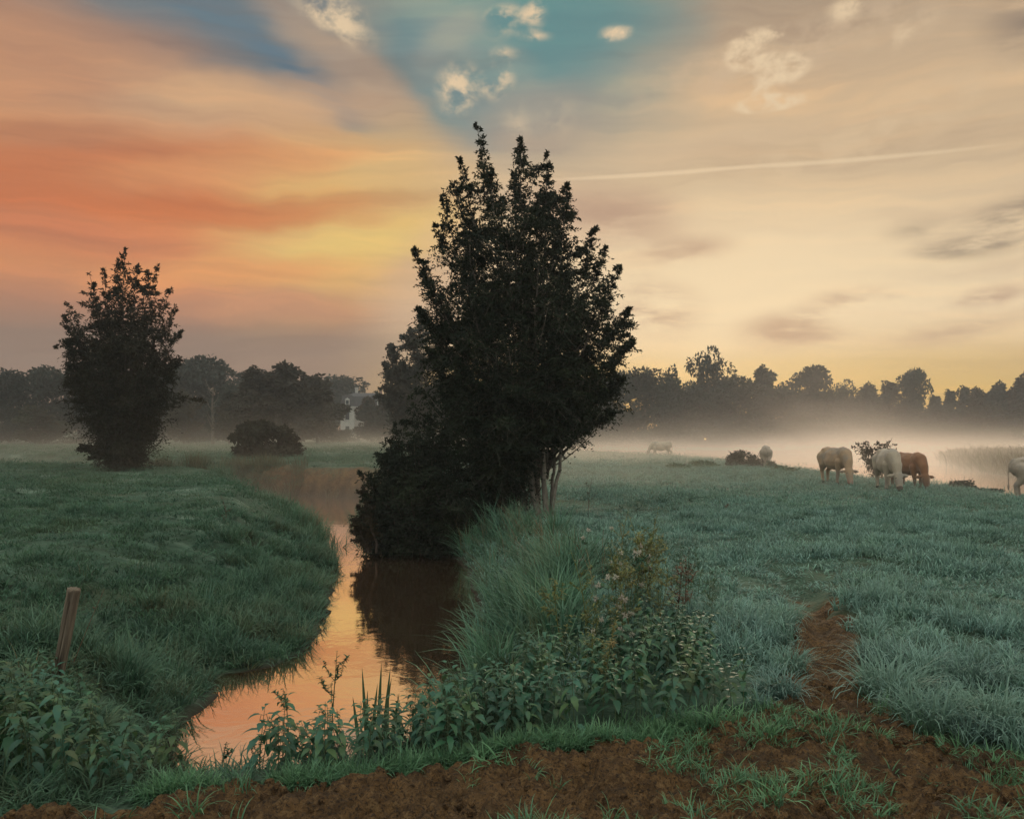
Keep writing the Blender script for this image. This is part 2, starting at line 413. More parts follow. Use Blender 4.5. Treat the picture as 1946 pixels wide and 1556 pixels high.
# ------------------------------------------------------------------ ground, water, soil
def axis_pts(segs):
    out = [segs[0][0]]
    for a, b, s in segs: out += list(np.linspace(a, b, max(2, int(round((b-a)/s))+1))[1:])
    return np.array(out)
def build_ground():
    xs = axis_pts([(-700,-160,60),(-160,-60,8),(-60,-25,1.2),(-25,-9,.4),(-9,8,.13),(8,22,.35),(22,60,1.2),(60,160,8),(160,700,60)])
    ys = axis_pts([(-300,-20,40),(-20,2,1.2),(2,20,.13),(20,40,.28),(40,75,1.0),(75,200,4),(200,900,60)])
    X, Y = np.meshgrid(xs, ys); H = height(X, Y)
    x, y = X.ravel(), Y.ravel(); H = H.ravel()-.12*sst(.25, .7, soil_mask(x, y))*(y > 2.7)*(y < 9)*(np.abs(x) < 3.1)
    V = np.stack([x, y, H], 1); nx, ny = len(xs), len(ys)
    i = (np.arange(ny-1)[:,None]*nx+np.arange(nx-1)[None,:]).ravel()
    F = np.stack([i, i+1, i+nx+1, i+nx], 1)
    s = sdf(RIVER, x, y)
    soil = soil_mask(x, y)
    # eroded far bank and wet margins
    far = sst(.75, .35, s+fbm(x*1.5, y*3, 3, 4)*.5)*sst(31.5, 32.6, y+.0*x)*sst(-11.5, -9.0, x)*(s > -.3)
    wet = sst(.22, .02, s)*sst(-2, 0, -np.abs(s)+1)
    me = mesh('ground', V, F, [ground_material()], True, {'soil': np.clip(soil, 0, 1), 'clay': np.clip(far, 0, 1), 'wet': wet})
    o = link('ground', me); tag(o, kind='structure'); return o
def ground_material():
    m, nt, out = newmat('pasture soil and turf'); N = NT(nt)
    g = N.n('ShaderNodeNewGeometry'); P = g.outputs['Position']
    n1 = N.noise(P, .35, 4); n2 = N.noise(P, 3.2, 4, .65); n3 = N.noise(P, 14, 3, .6)
    mpx = N.n('ShaderNodeMapping'); mpx.inputs['Scale'].default_value = (.45, 1.6, 1); N.l(P, mpx.inputs[0])
    nst = N.noise(mpx.outputs[0], 1.0, 4, .65)
    turf = N.mix(N.maprange(n2.outputs[0], .38, .64), TURF_A, TURF_B)
    turf = N.mix(N.maprange(nst.outputs[0], .5, .68, 0, .65), turf, TURF_FROST)
    turf = N.mix(N.maprange(n1.outputs[0], .52, .68, 0, .6), turf, TURF_DRY)
    s1 = N.noise(P, 5, 5, .7); s2 = N.noise(P, 40, 3, .6)
    soil = N.mix(N.maprange(s1.outputs[0], .36, .66), SOIL_A, SOIL_B)
    soil = N.mix(N.maprange(s2.outputs[0], .5, .72, 0, .5), soil, SOIL_C)
    clay = N.mix(N.maprange(s1.outputs[0], .36, .66), (.17,.098,.05), (.085,.05,.028))
    a1 = N.n('ShaderNodeAttribute', attribute_name='soil'); a2 = N.n('ShaderNodeAttribute', attribute_name='clay'); a3 = N.n('ShaderNodeAttribute', attribute_name='wet')
    c = N.mix(a1.outputs['Fac'], turf, soil); c = N.mix(a2.outputs['Fac'], c, clay); c = N.mix(a3.outputs['Fac'], c, (.03,.02,.012))
    b = N.n('ShaderNodeBsdfPrincipled'); b.inputs['Roughness'].default_value = .9; b.inputs['Specular IOR Level'].default_value = .2
    N.l(c, b.inputs['Base Color'])
    bp = N.n('ShaderNodeBump'); bp.inputs['Strength'].default_value = .8; bp.inputs['Distance'].default_value = .06
    hh = N.math('ADD', n2.outputs[0], N.math('MULTIPLY', n3.outputs[0], .5)); N.l(hh, bp.inputs['Height']); N.l(bp.outputs[0], b.inputs['Normal'])
    N.l(b.outputs[0], out.inputs[0]); return m
TURF_A = (.026,.050,.030); TURF_B = (.045,.085,.055); TURF_FROST = (.17,.225,.17); TURF_DRY = (.055,.060,.030)
SOIL_A = (.075,.038,.014); SOIL_B = (.165,.086,.031); SOIL_C = (.022,.013,.007)
build_ground()

def dirt_z(x, y):
    s = soil_mask(x, y)
    rid = 1-np.abs(fbm(x*5+fbm(x*3, y*3, 2, 31), y*5, 3, 30)*2.4)
    cl = fbm(x*11, y*11, 3, 33); c2 = fbm(x*30, y*30, 3, 36)
    e = np.interp(x, EDX, EDY)
    lump = sst(.45, .62, vnoise(x*4.1, y*4.1, 40)+.25*fbm(x*12, y*12, 2, 41))
    pit = sst(.62, .72, vnoise(x*3.3+7, y*3.3, 47)+.2*fbm(x*10, y*10, 2, 48))
    dz = (rid-.4)*.022 + cl*.085 + c2*.085 + lump*.028 - pit*.035
    ridge = .035*np.exp(-((e-y-.15)/.2)**2)*(x < 1.3)
    return height(x, y) + s*(dz*np.where(y < 6, 1, .45)+ridge+.012) - (1-sst(.06, .5, s))*.14, s
def build_dirt():
    xs = np.arange(-3.2, 4.2, .02); ys = np.arange(2.6, 11.0, .02)
    X, Y = np.meshgrid(xs, ys); x = X.ravel(); y = Y.ravel()
    Z, s = dirt_z(x, y)
    V = np.stack([x, y, Z], 1); nx, ny = len(xs), len(ys)
    i = (np.arange(ny-1)[:,None]*nx+np.arange(nx-1)[None,:]).ravel()
    F = np.stack([i, i+1, i+nx+1, i+nx], 1)
    keep = (s[F].max(1) > .02); F = F[keep]
    u, inv = np.unique(F, return_inverse=True); V = V[u]; F = inv.reshape(F.shape)
    m, nt, out = newmat('trodden crumbly earth'); N = NT(nt)
    g = N.n('ShaderNodeNewGeometry'); P = g.outputs['Position']
    n1 = N.noise(P, 11, 5, .75); n2 = N.noise(P, 60, 4, .7); n3 = N.noise(P, 1.6, 3)
    c = N.mix(N.maprange(n1.outputs[0], .36, .64), SOIL_A, SOIL_B)
    c = N.mix(N.maprange(n2.outputs[0], .50, .60, 0, .85), c, SOIL_C)
    n5 = N.noise(P, 24, 3, .7); c = N.mix(N.maprange(n5.outputs[0], .54, .64, 0, .7), c, (.20,.115,.048))
    c = N.mix(N.maprange(n3.outputs[0], .5, .7, 0, .3), c, (.11,.062,.028))
    n4 = N.noise(P, 2.7, 5, .7); c = N.mix(N.maprange(n4.outputs[0], .52, .66, 0, .75), c, (.038,.022,.011))
    b = N.n('ShaderNodeBsdfPrincipled'); b.inputs['Roughness'].default_value = .85; b.inputs['Specular IOR Level'].default_value = .25
    N.l(c, b.inputs['Base Color'])
    bp = N.n('ShaderNodeBump'); bp.inputs['Strength'].default_value = 1.0; bp.inputs['Distance'].default_value = .035
    N.l(N.math('ADD', N.math('ADD', n2.outputs[0], n1.outputs[0]), n5.outputs[0]), bp.inputs['Height']); N.l(bp.outputs[0], b.inputs['Normal'])
    N.l(b.outputs[0], out.inputs[0])
    o = link('dirt_path', mesh('dirt_path', V, F, [m])); tag(o, kind='structure')
build_dirt()

def build_water():
    m, nt, out = newmat('still silty water'); N = NT(nt)
    g = N.n('ShaderNodeNewGeometry')
    mp = N.n('ShaderNodeMapping'); mp.inputs['Scale'].default_value = (1.0, 1.0, 1); N.l(g.outputs['Position'], mp.inputs[0])
    n1 = N.noise(mp.outputs[0], 2.6, 3, .6, .4); n2 = N.noise(mp.outputs[0], 22, 2, .5)
    h = N.math('MULTIPLY_ADD', n2.outputs[0], .10, n1.outputs[0])
    bp = N.n('ShaderNodeBump'); bp.inputs['Strength'].default_value = .085; bp.inputs['Distance'].default_value = .035; N.l(h, bp.inputs['Height'])
    gl = N.n('ShaderNodeBsdfGlossy'); gl.inputs['Roughness'].default_value = .035; gl.inputs['Color'].default_value = (1.0,.86,.78,1); N.l(bp.outputs[0], gl.inputs['Normal'])
    df = N.n('ShaderNodeBsdfDiffuse'); df.inputs[0].default_value = (.10,.058,.032,1)
    lw = N.n('ShaderNodeLayerWeight'); lw.inputs['Blend'].default_value = .72
    mx = N.n('ShaderNodeMixShader'); N.l(N.maprange(lw.outputs['Fresnel'], .3, .6, .80, .96, False), mx.inputs[0])
    N.l(df.outputs[0], mx.inputs[1]); N.l(gl.outputs[0], mx.inputs[2]); N.l(mx.outputs[0], out.inputs[0])
    V = [(-70,5.2,ZW),(160,5.2,ZW),(160,155,ZW),(-70,155,ZW)]
    o = link('water', mesh('water', V, np.array([[0,1,2,3]]), [m])); tag(o, kind='structure')
build_water()

# ------------------------------------------------------------------ air
def vol_box(name, x0, x1, y0, y1, z0, z1, mat):
    b = MB(); b.box(((x0+x1)/2,(y0+y1)/2,(z0+z1)/2), (x1-x0,y1-y0,z1-z0))
    o = link(name, b.mesh(name, [mat], False)); tag(o, kind='stuff'); return o
def build_air():
    m, nt, out = newmat('haze'); N = NT(nt)
    v = N.n('ShaderNodeVolumePrincipled'); v.inputs['Color'].default_value = (.86,.88,.92,1); v.inputs['Density'].default_value = HAZE
    v.inputs['Anisotropy'].default_value = .35
    N.l(v.outputs[0], out.inputs['Volume'])
    vol_box('haze', -260, 260, -40, 240, -2.6, 22, m)
    m, nt, out = newmat('ground mist'); N = NT(nt)
    g = N.n('ShaderNodeNewGeometry'); sp = N.n('ShaderNodeSeparateXYZ'); N.l(g.outputs['Position'], sp.inputs[0]); x, y, z = sp.outputs
    mp = N.n('ShaderNodeMapping'); mp.inputs['Scale'].default_value = (.05,.05,.16); N.l(g.outputs['Position'], mp.inputs[0])
    nz = N.maprange(N.noise(mp.outputs[0], 1.0, 3, .6).outputs[0], .34, .66, .08, 1.85)
    hz = N.math('EXPONENT', N.math('MULTIPLY', N.math('ADD', z, .75), -1/MIST_H))
    near = N.math('MULTIPLY', N.math('MAXIMUM', N.maprange(y, 30, 66), N.maprange(y, 18, 28, 0, .33)), N.maprange(y, 150, 118))
    side = N.maprange(x, -42, -6, .35, 1.0)
    d = N.math('MULTIPLY', N.math('MULTIPLY', hz, nz), N.math('MULTIPLY', N.math('MULTIPLY', near, side), MIST))
    # a taller wisp rising over the far bank
    q = N.math('ADD', N.math('POWER', N.math('MULTIPLY', N.math('SUBTRACT', x, 31.0), 1/9), 2), N.math('POWER', N.math('MULTIPLY', N.math('SUBTRACT', y, 96.0), 1/14), 2))
    wz = N.math('EXPONENT', N.math('MULTIPLY', N.math('ADD', q, N.math('MULTIPLY', N.math('MAXIMUM', z, 0.0), .34)), -1))
    d = N.math('ADD', d, N.math('MULTIPLY', N.math('MULTIPLY', wz, nz), .035))
    v = N.n('ShaderNodeVolumePrincipled'); v.inputs['Color'].default_value = (.99,.89,.80,1); v.inputs['Anisotropy'].default_value = .65
    N.l(d, v.inputs['Density']); N.l(v.outputs[0], out.inputs['Volume'])
    o = vol_box('mist', -150, 150, 20, 150, -1.6, 9, m)
HAZE = .0008; MIST = .10; MIST_H = .75
build_air()
sc.cycles.volume_bounces = 2; sc.cycles.max_bounces = 7; sc.cycles.diffuse_bounces = 3; sc.cycles.glossy_bounces = 3; sc.cycles.transmission_bounces = 3; sc.cycles.transparent_max_bounces = 6
sc.cycles.volume_step_rate = 1.0; sc.cycles.volume_max_steps = 64
sc.cycles.use_denoising = True
try:
    sc.cycles.denoiser = 'OPENIMAGEDENOISE'; sc.cycles.denoising_input_passes = 'RGB_ALBEDO_NORMAL'; sc.cycles.denoising_prefilter = 'ACCURATE'
except Exception as e: print('denoiser', e)
sc.cycles.sample_clamp_indirect = 4.0
# ------------------------------------------------------------------ plant shapes
def blades(rng, n, spread, lmin, lmax, wid, lean, curl, seg=4, base=None, up=None):
    """n grass blades as tapering arched strips -> V, F, t"""
    az = rng.uniform(0, 2*np.pi, n); r = spread*np.sqrt(rng.random(n)); a0 = rng.uniform(0, 2*np.pi, n)
    B = np.stack([r*np.cos(a0), r*np.sin(a0), np.zeros(n)-.01], 1) if base is None else base
    if base is None:                     # outer blades lean outwards
        k = rng.random(n) < .65; az = np.where(k, a0+rng.normal(0, .7, n), az)
    L = rng.uniform(lmin, lmax, n); W = wid*rng.uniform(.6, 1.25, n)
    th0 = np.abs(rng.normal(lean, lean*.5, n)); cu = np.abs(rng.normal(curl, curl*.45, n))
    P = [B]; d = np.stack([np.cos(az), np.sin(az)], 1)
    for k in range(seg):
        th = th0+cu*((k+.5)/seg)**1.6
        st = np.concatenate([d*np.sin(th)[:,None], np.cos(th)[:,None]], 1)*(L/seg)[:,None]
        P.append(P[-1]+st)
    P = np.stack(P, 1)
    tw = az+np.pi/2+rng.normal(0, .5, n); side = np.stack([np.cos(tw), np.sin(tw), np.zeros(n)], 1)
    wp = np.array([.75, 1.0, .85, .55, .06]) if seg == 4 else np.interp(np.linspace(0,1,seg+1), [0,.25,.5,.75,1], [.75,1,.85,.55,.06])
    Lf = P-side[:,None,:]*(W[:,None]*wp[None,:]/2)[:,:,None]; Rt = P+side[:,None,:]*(W[:,None]*wp[None,:]/2)[:,:,None]
    V = np.stack([Lf, Rt], 2).reshape(-1, 3)
    t = np.repeat(np.tile(np.linspace(0, 1, seg+1), n), 2)
    i = (np.arange(n)[:,None]*(seg+1)*2+np.arange(seg)[None,:]*2).ravel()
    F = np.stack([i, i+1, i+3, i+2], 1)
    return V, F, t
def tuft(name, rng, mat, *a, **k):
    V, F, t = blades(rng, *a, **k); return mesh(name, V, F, [mat], True, {'t': t})

def scatter_object(name, protos, pts, rot, scl, idx, mats=None, kind='stuff'):
    """ONE ground-cover object: mesh clumps repeated on points with geometry nodes"""
    pc = bpy.data.collections.new(name+' clumps')
    for i, me in enumerate(protos):
        pc.objects.link(bpy.data.objects.new('%s_clump_%02d' % (name, i), me))
    me = bpy.data.meshes.new(name); me.vertices.add(len(pts)); me.vertices.foreach_set('co', np.asarray(pts, np.float32).ravel())
    for k, tp, d in (('rot','FLOAT_VECTOR',rot),('scl','FLOAT_VECTOR',scl)):
        a = me.attributes.new(k, tp, 'POINT'); a.data.foreach_set('vector', np.asarray(d, np.float32).ravel())
    a = me.attributes.new('idx', 'INT', 'POINT'); a.data.foreach_set('value', np.asarray(idx, np.int32))
    ng = bpy.data.node_groups.new(name, 'GeometryNodeTree')
    ng.interface.new_socket('Geometry', in_out='INPUT', socket_type='NodeSocketGeometry'); ng.interface.new_socket('Geometry', in_out='OUTPUT', socket_type='NodeSocketGeometry')
    N = NT(ng); gi = N.n('NodeGroupInput'); go = N.n('NodeGroupOutput')
    ci = N.n('GeometryNodeCollectionInfo'); ci.inputs[0].default_value = pc; ci.inputs['Separate Children'].default_value = True; ci.inputs['Reset Children'].default_value = True
    ip = N.n('GeometryNodeInstanceOnPoints'); ip.inputs['Pick Instance'].default_value = True
    def na(n, t):
        q = N.n('GeometryNodeInputNamedAttribute', data_type=t); q.inputs['Name'].default_value = n; return q.outputs['Attribute']
    N.l(gi.outputs[0], ip.inputs['Points']); N.l(ci.outputs[0], ip.inputs['Instance']); N.l(na('idx','INT'), ip.inputs['Instance Index'])
    N.l(na('rot','FLOAT_VECTOR'), ip.inputs['Rotation']); N.l(na('scl','FLOAT_VECTOR'), ip.inputs['Scale'])
    N.l(ip.outputs[0], go.inputs[0])
    o = link(name, me); md = o.modifiers.new('clumps', 'NODES'); md.node_group = ng
    tag(o, kind=kind); return o
def ground_pts(rng, x0, x1, y0, y1, n):
    return rng.uniform(x0, x1, n), rng.uniform(y0, y1, n)
def in_view(x, y, m=1.0):          # the wedge of land the photograph looks over, with a margin to either side
    return (np.abs(x) < .60*y+m) & (y > 1.5)

# ------------------------------------------------------------------ leaves and twigs
def leaf_quads(rng, pos, dirn, L, W, fold=.12):
    """rhombic leaves: pos (n,3) base, dirn (n,3) unit"""
    n = len(pos); rnd = rng.normal(0, 1, (n,3)); s = np.cross(dirn, rnd); s /= np.linalg.norm(s, axis=1)[:,None]+1e-9
    nn = np.cross(s, dirn)
    L = np.broadcast_to(L, (n,))[:,None]; W = np.broadcast_to(W, (n,))[:,None]
    a = pos; b = pos+dirn*L*.42+s*W*.5+nn*W*fold; c = pos+dirn*L-nn*L*.08; d = pos+dirn*L*.42-s*W*.5+nn*W*fold
    V = np.stack([a,b,c,d], 1).reshape(-1,3); i = np.arange(n)*4
    return V, np.stack([i,i+1,i+2,i+3], 1)
def bez(p0, p1, p2, n=10):
    t = np.linspace(0,1,n)[:,None]; return (1-t)**2*p0+2*t*(1-t)*p1+t*t*p2
def plume(rng, ax, t0, rad, ntw, lpt, L, W, droop=.35, up=(-.1,.8), shape=.75, flat=1.0, tip=.15):
    """leafy twigs round one shoot. returns leaves V,F and twig polylines"""
    n = len(ax); T = t0+(1-t0)*rng.random(ntw)**1.22; fi = T*(n-1); i0 = np.clip(fi.astype(int), 0, n-2); fr = (fi-i0)[:,None]
    P0 = ax[i0]*(1-fr)+ax[i0+1]*fr
    s = (T-t0)/(1-t0); pr = rad*(np.minimum(1, (s+.12)/.3)*(1-s)**shape+tip*.35)*1.25
    az = rng.uniform(0, 2*np.pi, ntw); e = rng.uniform(up[0], up[1], ntw)+s*.45
    D = np.stack([np.cos(az)*np.cos(e), np.sin(az)*np.cos(e)*flat, np.sin(e)], 1)
    LL = pr*rng.uniform(.35, 1.5, ntw)
    U = np.linspace(.18, 1, lpt)[None,:]+rng.uniform(-.05, .05, (ntw, lpt)); U = np.clip(U, .05, 1.03)
    dz = droop*LL[:,None]*U**2*rng.uniform(.4, 1.6, ntw)[:,None]
    Q = P0[:,None,:]+D[:,None,:]*(LL[:,None]*U)[:,:,None]; Q[:,:,2] -= dz
    LD = D[:,None,:]*.8+rng.normal(0, .6, (ntw,lpt,3)); LD[:,:,2] -= .55*droop*2
    LD = LD.reshape(-1,3); LD /= np.linalg.norm(LD, axis=1)[:,None]
    m = ntw*lpt; sz = rng.uniform(.65, 1.25, m)
    V, F = leaf_quads(rng, Q.reshape(-1,3), LD, L*sz, W*sz)
    tw = np.stack([P0, P0+D*(LL*.5)[:,None]-np.array([0,0,1])*(droop*LL*.25)[:,None], P0+D*LL[:,None]-np.array([0,0,1])*(droop*LL)[:,None]], 1)
    return V, F, tw
class Crown:
    def __init__(s): s.V=[]; s.F=[]; s.n=0
    def add(s, V, F): s.V.append(V); s.F.append(F+s.n); s.n += len(V)
    def mesh(s, name, mat): return mesh(name, np.concatenate(s.V), np.concatenate(s.F), [mat], False)
def twig_mesh(mb, tws, w=.006):
    """three-sided fine twigs"""
    n = len(tws)
    off = np.array([[1,0,0],[-.5,.87,0],[-.5,-.87,0]])
    r = np.array([1.0,.7,.25])*w
    V = (tws[:,:,None,:]+off[None,None,:,:]*r[None,:,None,None]).reshape(-1,3)
    b = np.arange(n)*9
    F = np.concatenate([np.stack([b+k*3+j, b+k*3+(j+1)%3, b+k*3+3+(j+1)%3, b+k*3+3+j], 1) for k in range(2) for j in range(3)])
    mb.add(V, F)

BARK = rough_mat('dark bark', (.035,.026,.02), (.075,.058,.045), 18, stretch=(1,1,.25))
BARK_PALE = rough_mat('pale bark', (.10,.085,.068), (.17,.145,.115), 14, (.03,.025,.02), stretch=(1,1,.5))
LEAF_MAIN = leaf_mat('dark willow leaves', (.013,.021,.011), patch=(.022,.031,.013), patch_scale=1.1, var=.1, trans=.22, spec=.2)
LEAF_RUST = leaf_mat('turning leaves', (.040,.030,.020), patch=(.055,.036,.018), patch_scale=1.5, var=.1, trans=.28, spec=.15)
LEAF_WILL = leaf_mat('brown green willow leaves', (.022,.022,.012), patch=(.034,.028,.014), patch_scale=.8, var=.1, trans=.25, spec=.15)

def shoot_tree(name, d, base, shoots, leafmat, barkmat, rng, L, W, tw, lpt, trunks, label, cat='tree', fat=1.0, soil=None, fill=None):
    """a tree or bush grown from shoots given by where their tips stand: (tip px, tip py, foot px, foot py, radius m, depth m, t0, twigs)"""
    b0 = np.array([base[0], base[1], gz(base[0], base[1]) if soil is None else soil])
    root = empty(name, b0); tag(root, label, cat)
    cr = Crown(); mb = MB()
    for s in shoots:
        tx, ty, fx, fy, rad, dep, t0, ntw = s
        tip = at(tx, ty, d+dep); tip[1] = d+dep
        fo = at(fx, fy, d+dep*.35); mid = (tip+fo)/2
        mid[0] = fo[0]*.62+tip[0]*.38 + rng.normal(0, .06); mid[2] = fo[2]*.42+tip[2]*.58
        ax = bez(fo, mid, tip, 14)-b0
        ax[1:-1] += rng.normal(0, .018, (12,3))
        V, F, t = plume(rng, ax, t0, rad, int(ntw*tw), lpt, L, W)
        cr.add(V, F); twig_mesh(mb, t)
        mb.tube(ax, np.linspace(.03*fat, .006, 14), 5)
        for _ in range(3):           # side shoots break up the outline
            u = rng.uniform(.45, .9); p0 = ax[int(u*13)]; ln = rad*rng.uniform(.9, 1.9); a_ = rng.uniform(0, 6.28); e_ = rng.uniform(.0, 1.1)
            dv = np.array([math.cos(a_)*math.cos(e_), math.sin(a_)*math.cos(e_), math.sin(e_)])*ln
            a2 = bez(p0, p0+dv*.6+np.array([0,0,.12*ln]), p0+dv-np.array([0,0,.12*ln]), 8)
            V, F, t = plume(rng, a2, .25, rad*rng.uniform(.35,.6), int(ntw*tw*.16), lpt, L, W, droop=.5); cr.add(V, F); twig_mesh(mb, t); mb.tube(a2, np.linspace(.012*fat, .004, 8), 4)
    if fill:                          # leafy sprays filling the body of the crown
        poly, n, thick, lp, rr, low = fill
        poly = np.array(poly, float); lo, hi = poly.min(0), poly.max(0); k = 0
        while k < n:
            q = rng.uniform(lo, hi); sd = -sdf(poly, q[:1], q[1:])[0]
            if sd < 2 or rng.random() > 1-low*(1-(q[1]-lo[1])/(hi[1]-lo[1])): continue
            k += 1; dd = min(thick, .25+sd/FPX*d*.95); dep = rng.uniform(-dd, dd)
            c = at(q[0], q[1], d+dep); m = int(lp*rng.uniform(.5, 1.4)); r = rr*rng.uniform(.6, 1.3)
            ax = np.stack([c-np.array([rng.normal(0,.35), rng.normal(0,.35), .75])*r, c, c+np.array([rng.normal(0,.35), rng.normal(0,.35), .7])*r])-b0
            V, F, t = plume(rng, ax, 0.0, r, max(4, m//9), 9, L, W, droop=.5, up=(-.2,.7)); cr.add(V, F); twig_mesh(mb, t, .005)
            hub = at(poly[:,0].mean()*.7+q[0]*.3, q[1]+130, d+dep*.3)-b0
            if rng.random() < .35: mb.tube(bez(hub, (hub+ax[0])/2+np.array([0,0,-.1]), ax[1], 6), np.linspace(.016, .005, 6), 4)
    link('crown', cr.mesh('crown', leafmat), root)
    link('branches', mb.mesh('branches', [barkmat]), root)
    if trunks:
        for k, (P, r0, r1) in enumerate(trunks):
            tm = MB(); P = np.asarray(P, float)-b0; tt = np.linspace(0, 1, len(P)); q = np.linspace(0, 1, 12)
            Q = np.stack([np.interp(q, tt, P[:,j]) for j in range(3)], 1); Q[1:-1] += rng.normal(0, .012, (10,3))
            tm.tube(Q, np.linspace(r0, r1, 12), 9)
            link('trunk', tm.mesh('trunk', [barkmat]), root)
    return root

# ------------------------------------------------------------------ distant trees
def far_crown(rng, H, Wd, style, q=.34, n=7000):
    """leaf-clump crown about H high, Wd wide, standing on the origin"""
    lobes = []
    if style == 'dome':
        for _ in range(26):
            a = rng.uniform(0, 2*np.pi); z = rng.uniform(.22, .93); r = (1-((z-.5)/.5)**2)**.5 if z > .5 else .75+.25*(z/.5)
            rr = rng.uniform(.1, .72)*r*Wd/2; lobes.append((rr*np.cos(a), rr*np.sin(a), z*H, rng.uniform(.16, .27)*Wd, rng.uniform(.09, .15)*H))
    elif style == 'spread':
        for _ in range(22):
            a = rng.uniform(0, 2*np.pi); z = rng.uniform(.5, .93); r = .55+.45*math.sin((z-.45)/.5*np.pi)
            rr = rng.uniform(.15, .85)*r*Wd/2; lobes.append((rr*np.cos(a), rr*np.sin(a), z*H, rng.uniform(.12, .22)*Wd, rng.uniform(.05, .085)*H))
        for _ in range(8):
            a = rng.uniform(0, 2*np.pi); rr = rng.uniform(.1, .5)*Wd/2; lobes.append((rr*np.cos(a), rr*np.sin(a), rng.uniform(.2,.5)*H, .18*Wd, .12*H))
    elif style == 'tall':
        for _ in range(24):
            a = rng.uniform(0, 2*np.pi); z = rng.uniform(.15, .95); r = min(1, (1-z)*2.1)**.7
            rr = rng.uniform(.0, .75)*r*Wd/2; lobes.append((rr*np.cos(a), rr*np.sin(a), z*H, (.12+.14*r)*Wd, rng.uniform(.06, .11)*H))
    elif style == 'feather':     # birch-like, loose tips
        for _ in range(34):
            a = rng.uniform(0, 2*np.pi); z = rng.uniform(.12, .98); r = min(1, (1.02-z)*2.6)**.8
            rr = rng.uniform(.1, .95)*r*Wd/2; lobes.append((rr*np.cos(a), rr*np.sin(a), z*H, (.07+.08*r)*Wd, rng.uniform(.05, .10)*H))
    else:                         # low rounded bush
        for _ in range(24):
            a = rng.uniform(0, 2*np.pi); z = rng.uniform(.08, .86); r = math.sqrt(max(0.05, 1-(z*.98)**2))
            rr = rng.uniform(.1, .78)*r*Wd/2; lobes.append((rr*np.cos(a), rr*np.sin(a), z*H, .2*Wd, .13*H))
    lobes = np.array(lobes); w = lobes[:,3]**2; w /= w.sum(); k = rng.choice(len(lobes), n, p=w); Lb = lobes[k]
    u = rng.normal(0, 1, (n,3)); u /= np.linalg.norm(u, axis=1)[:,None]; rad = rng.uniform(.55, 1.12, n)**.6
    P = Lb[:,:3]+u*rad[:,None]*np.stack([Lb[:,3], Lb[:,3], Lb[:,4]], 1)
    P[:,2] = np.maximum(P[:,2], .15)
    D = u*.6+rng.normal(0, .7, (n,3)); D[:,2] -= .25; D /= np.linalg.norm(D, axis=1)[:,None]
    s = rng.uniform(.5, 1.3, n)*q
    V, F = leaf_quads(rng, P, D, s*1.25, s*.8)
    return V, F
# ------------------------------------------------------------------ the big tree over the stream
rng = np.random.default_rng(11)
MAIN = [ # tip x,y  foot x,y  radius depth t0 twigs
 (906,236, 985,900,.42, .0,.42,210),(988,262,1000,900,.48, .3,.42,230),(1040,290,1030,900,.46,-.2,.42,230),(872,300,965,900,.40, .2,.45,170),(862,345,960,900,.46,-.3,.42,200),
 (840,372, 950,880,.36,.1,.5,110),(1078,350,1040,900,.46,.2,.40,230),(785,472,930,850,.40,-.2,.50,170),(800,520,930,860,.40,.2,.50,130),(832,440,945,880,.50,.5,.45,190),
 (1132,432,1045,880,.42,.1,.45,200),(1178,505,1050,860,.36,-.3,.55,140),(1150,470,1050,860,.36,.2,.5,120),(1196,588,1050,860,.44,.2,.5,190),(1202,650,1050,870,.46,-.3,.5,200),(1186,720,1050,880,.46,.2,.5,190),
 (1165,785,1050,880,.36,-.1,.55,150),(800,600,930,870,.52,-.3,.4,200),(812,665,930,880,.42,.3,.4,150),
 (930,330,985,900,.6,-.6,.35,260),(975,330,1000,900,.6,.7,.35,240),(1025,370,1020,900,.65,-.8,.3,280),(1060,430,1030,900,.7,.8,.3,280),(900,420,970,900,.65,.9,.3,260),
 (960,440,990,920,.75,-1.0,.25,320),(1010,480,1010,920,.8,1.1,.2,320),(1075,520,1035,920,.75,-.9,.25,320),(1110,560,1040,910,.7,.7,.25,280),(880,520,965,910,.75,-.9,.25,300),
 (850,600,950,910,.75,.8,.25,280),(930,600,975,930,.85,-1.2,.15,340),(1000,600,1005,920,.85,1.2,.15,300),(1060,640,1030,900,.8,-1.1,.2,320),(1120,660,1040,900,.75,.9,.25,280),
 (870,690,955,930,.8,-1.1,.15,320),(950,720,975,940,.8,-1.3,.1,320),(1020,730,1005,900,.7,-1.2,.2,260),(1085,740,1035,900,.6,-.9,.3,240),(1110,790,1045,890,.42,-.5,.4,170),(1140,740,1045,880,.5,-.4,.4,190),
 (850,765,940,940,.62,-.9,.15,250),(900,800,955,950,.75,-1.3,.1,300),(970,840,980,950,.5,-1.2,.1,190),(842,715,930,930,.5,.4,.25,200),(1000,810,1000,920,.45,-1.1,.2,150),(930,880,960,970,.6,-1.1,.1,220)]
D0 = 18.5
trunks = []
zb = lambda x, y: gz(x, y)
for fx, fy, tx, ty, dep, r0 in ((1037,1000,1030,760,-.5,.055),(1040,995,1008,800,-.45,.06),(1046,992,1070,800,-.4,.045),(1026,1000,990,820,-.4,.075),(1049,990,1056,840,-.1,.045),(1000,990,960,700,.3,.09),(1020,985,1010,600,.5,.08)):
    p0 = at(fx, fy, D0+dep-.4); p0[2] = gz(p0[0], p0[1])-.1
    p2 = at(tx, ty, D0+dep+.2); p1 = p0*.5+p2*.5+np.array([rng.normal(0,.05), 0, .15]); trunks.append(((p0, p1, p2), r0, r0*.5))
TB = at(1030, 1000, D0-.8)
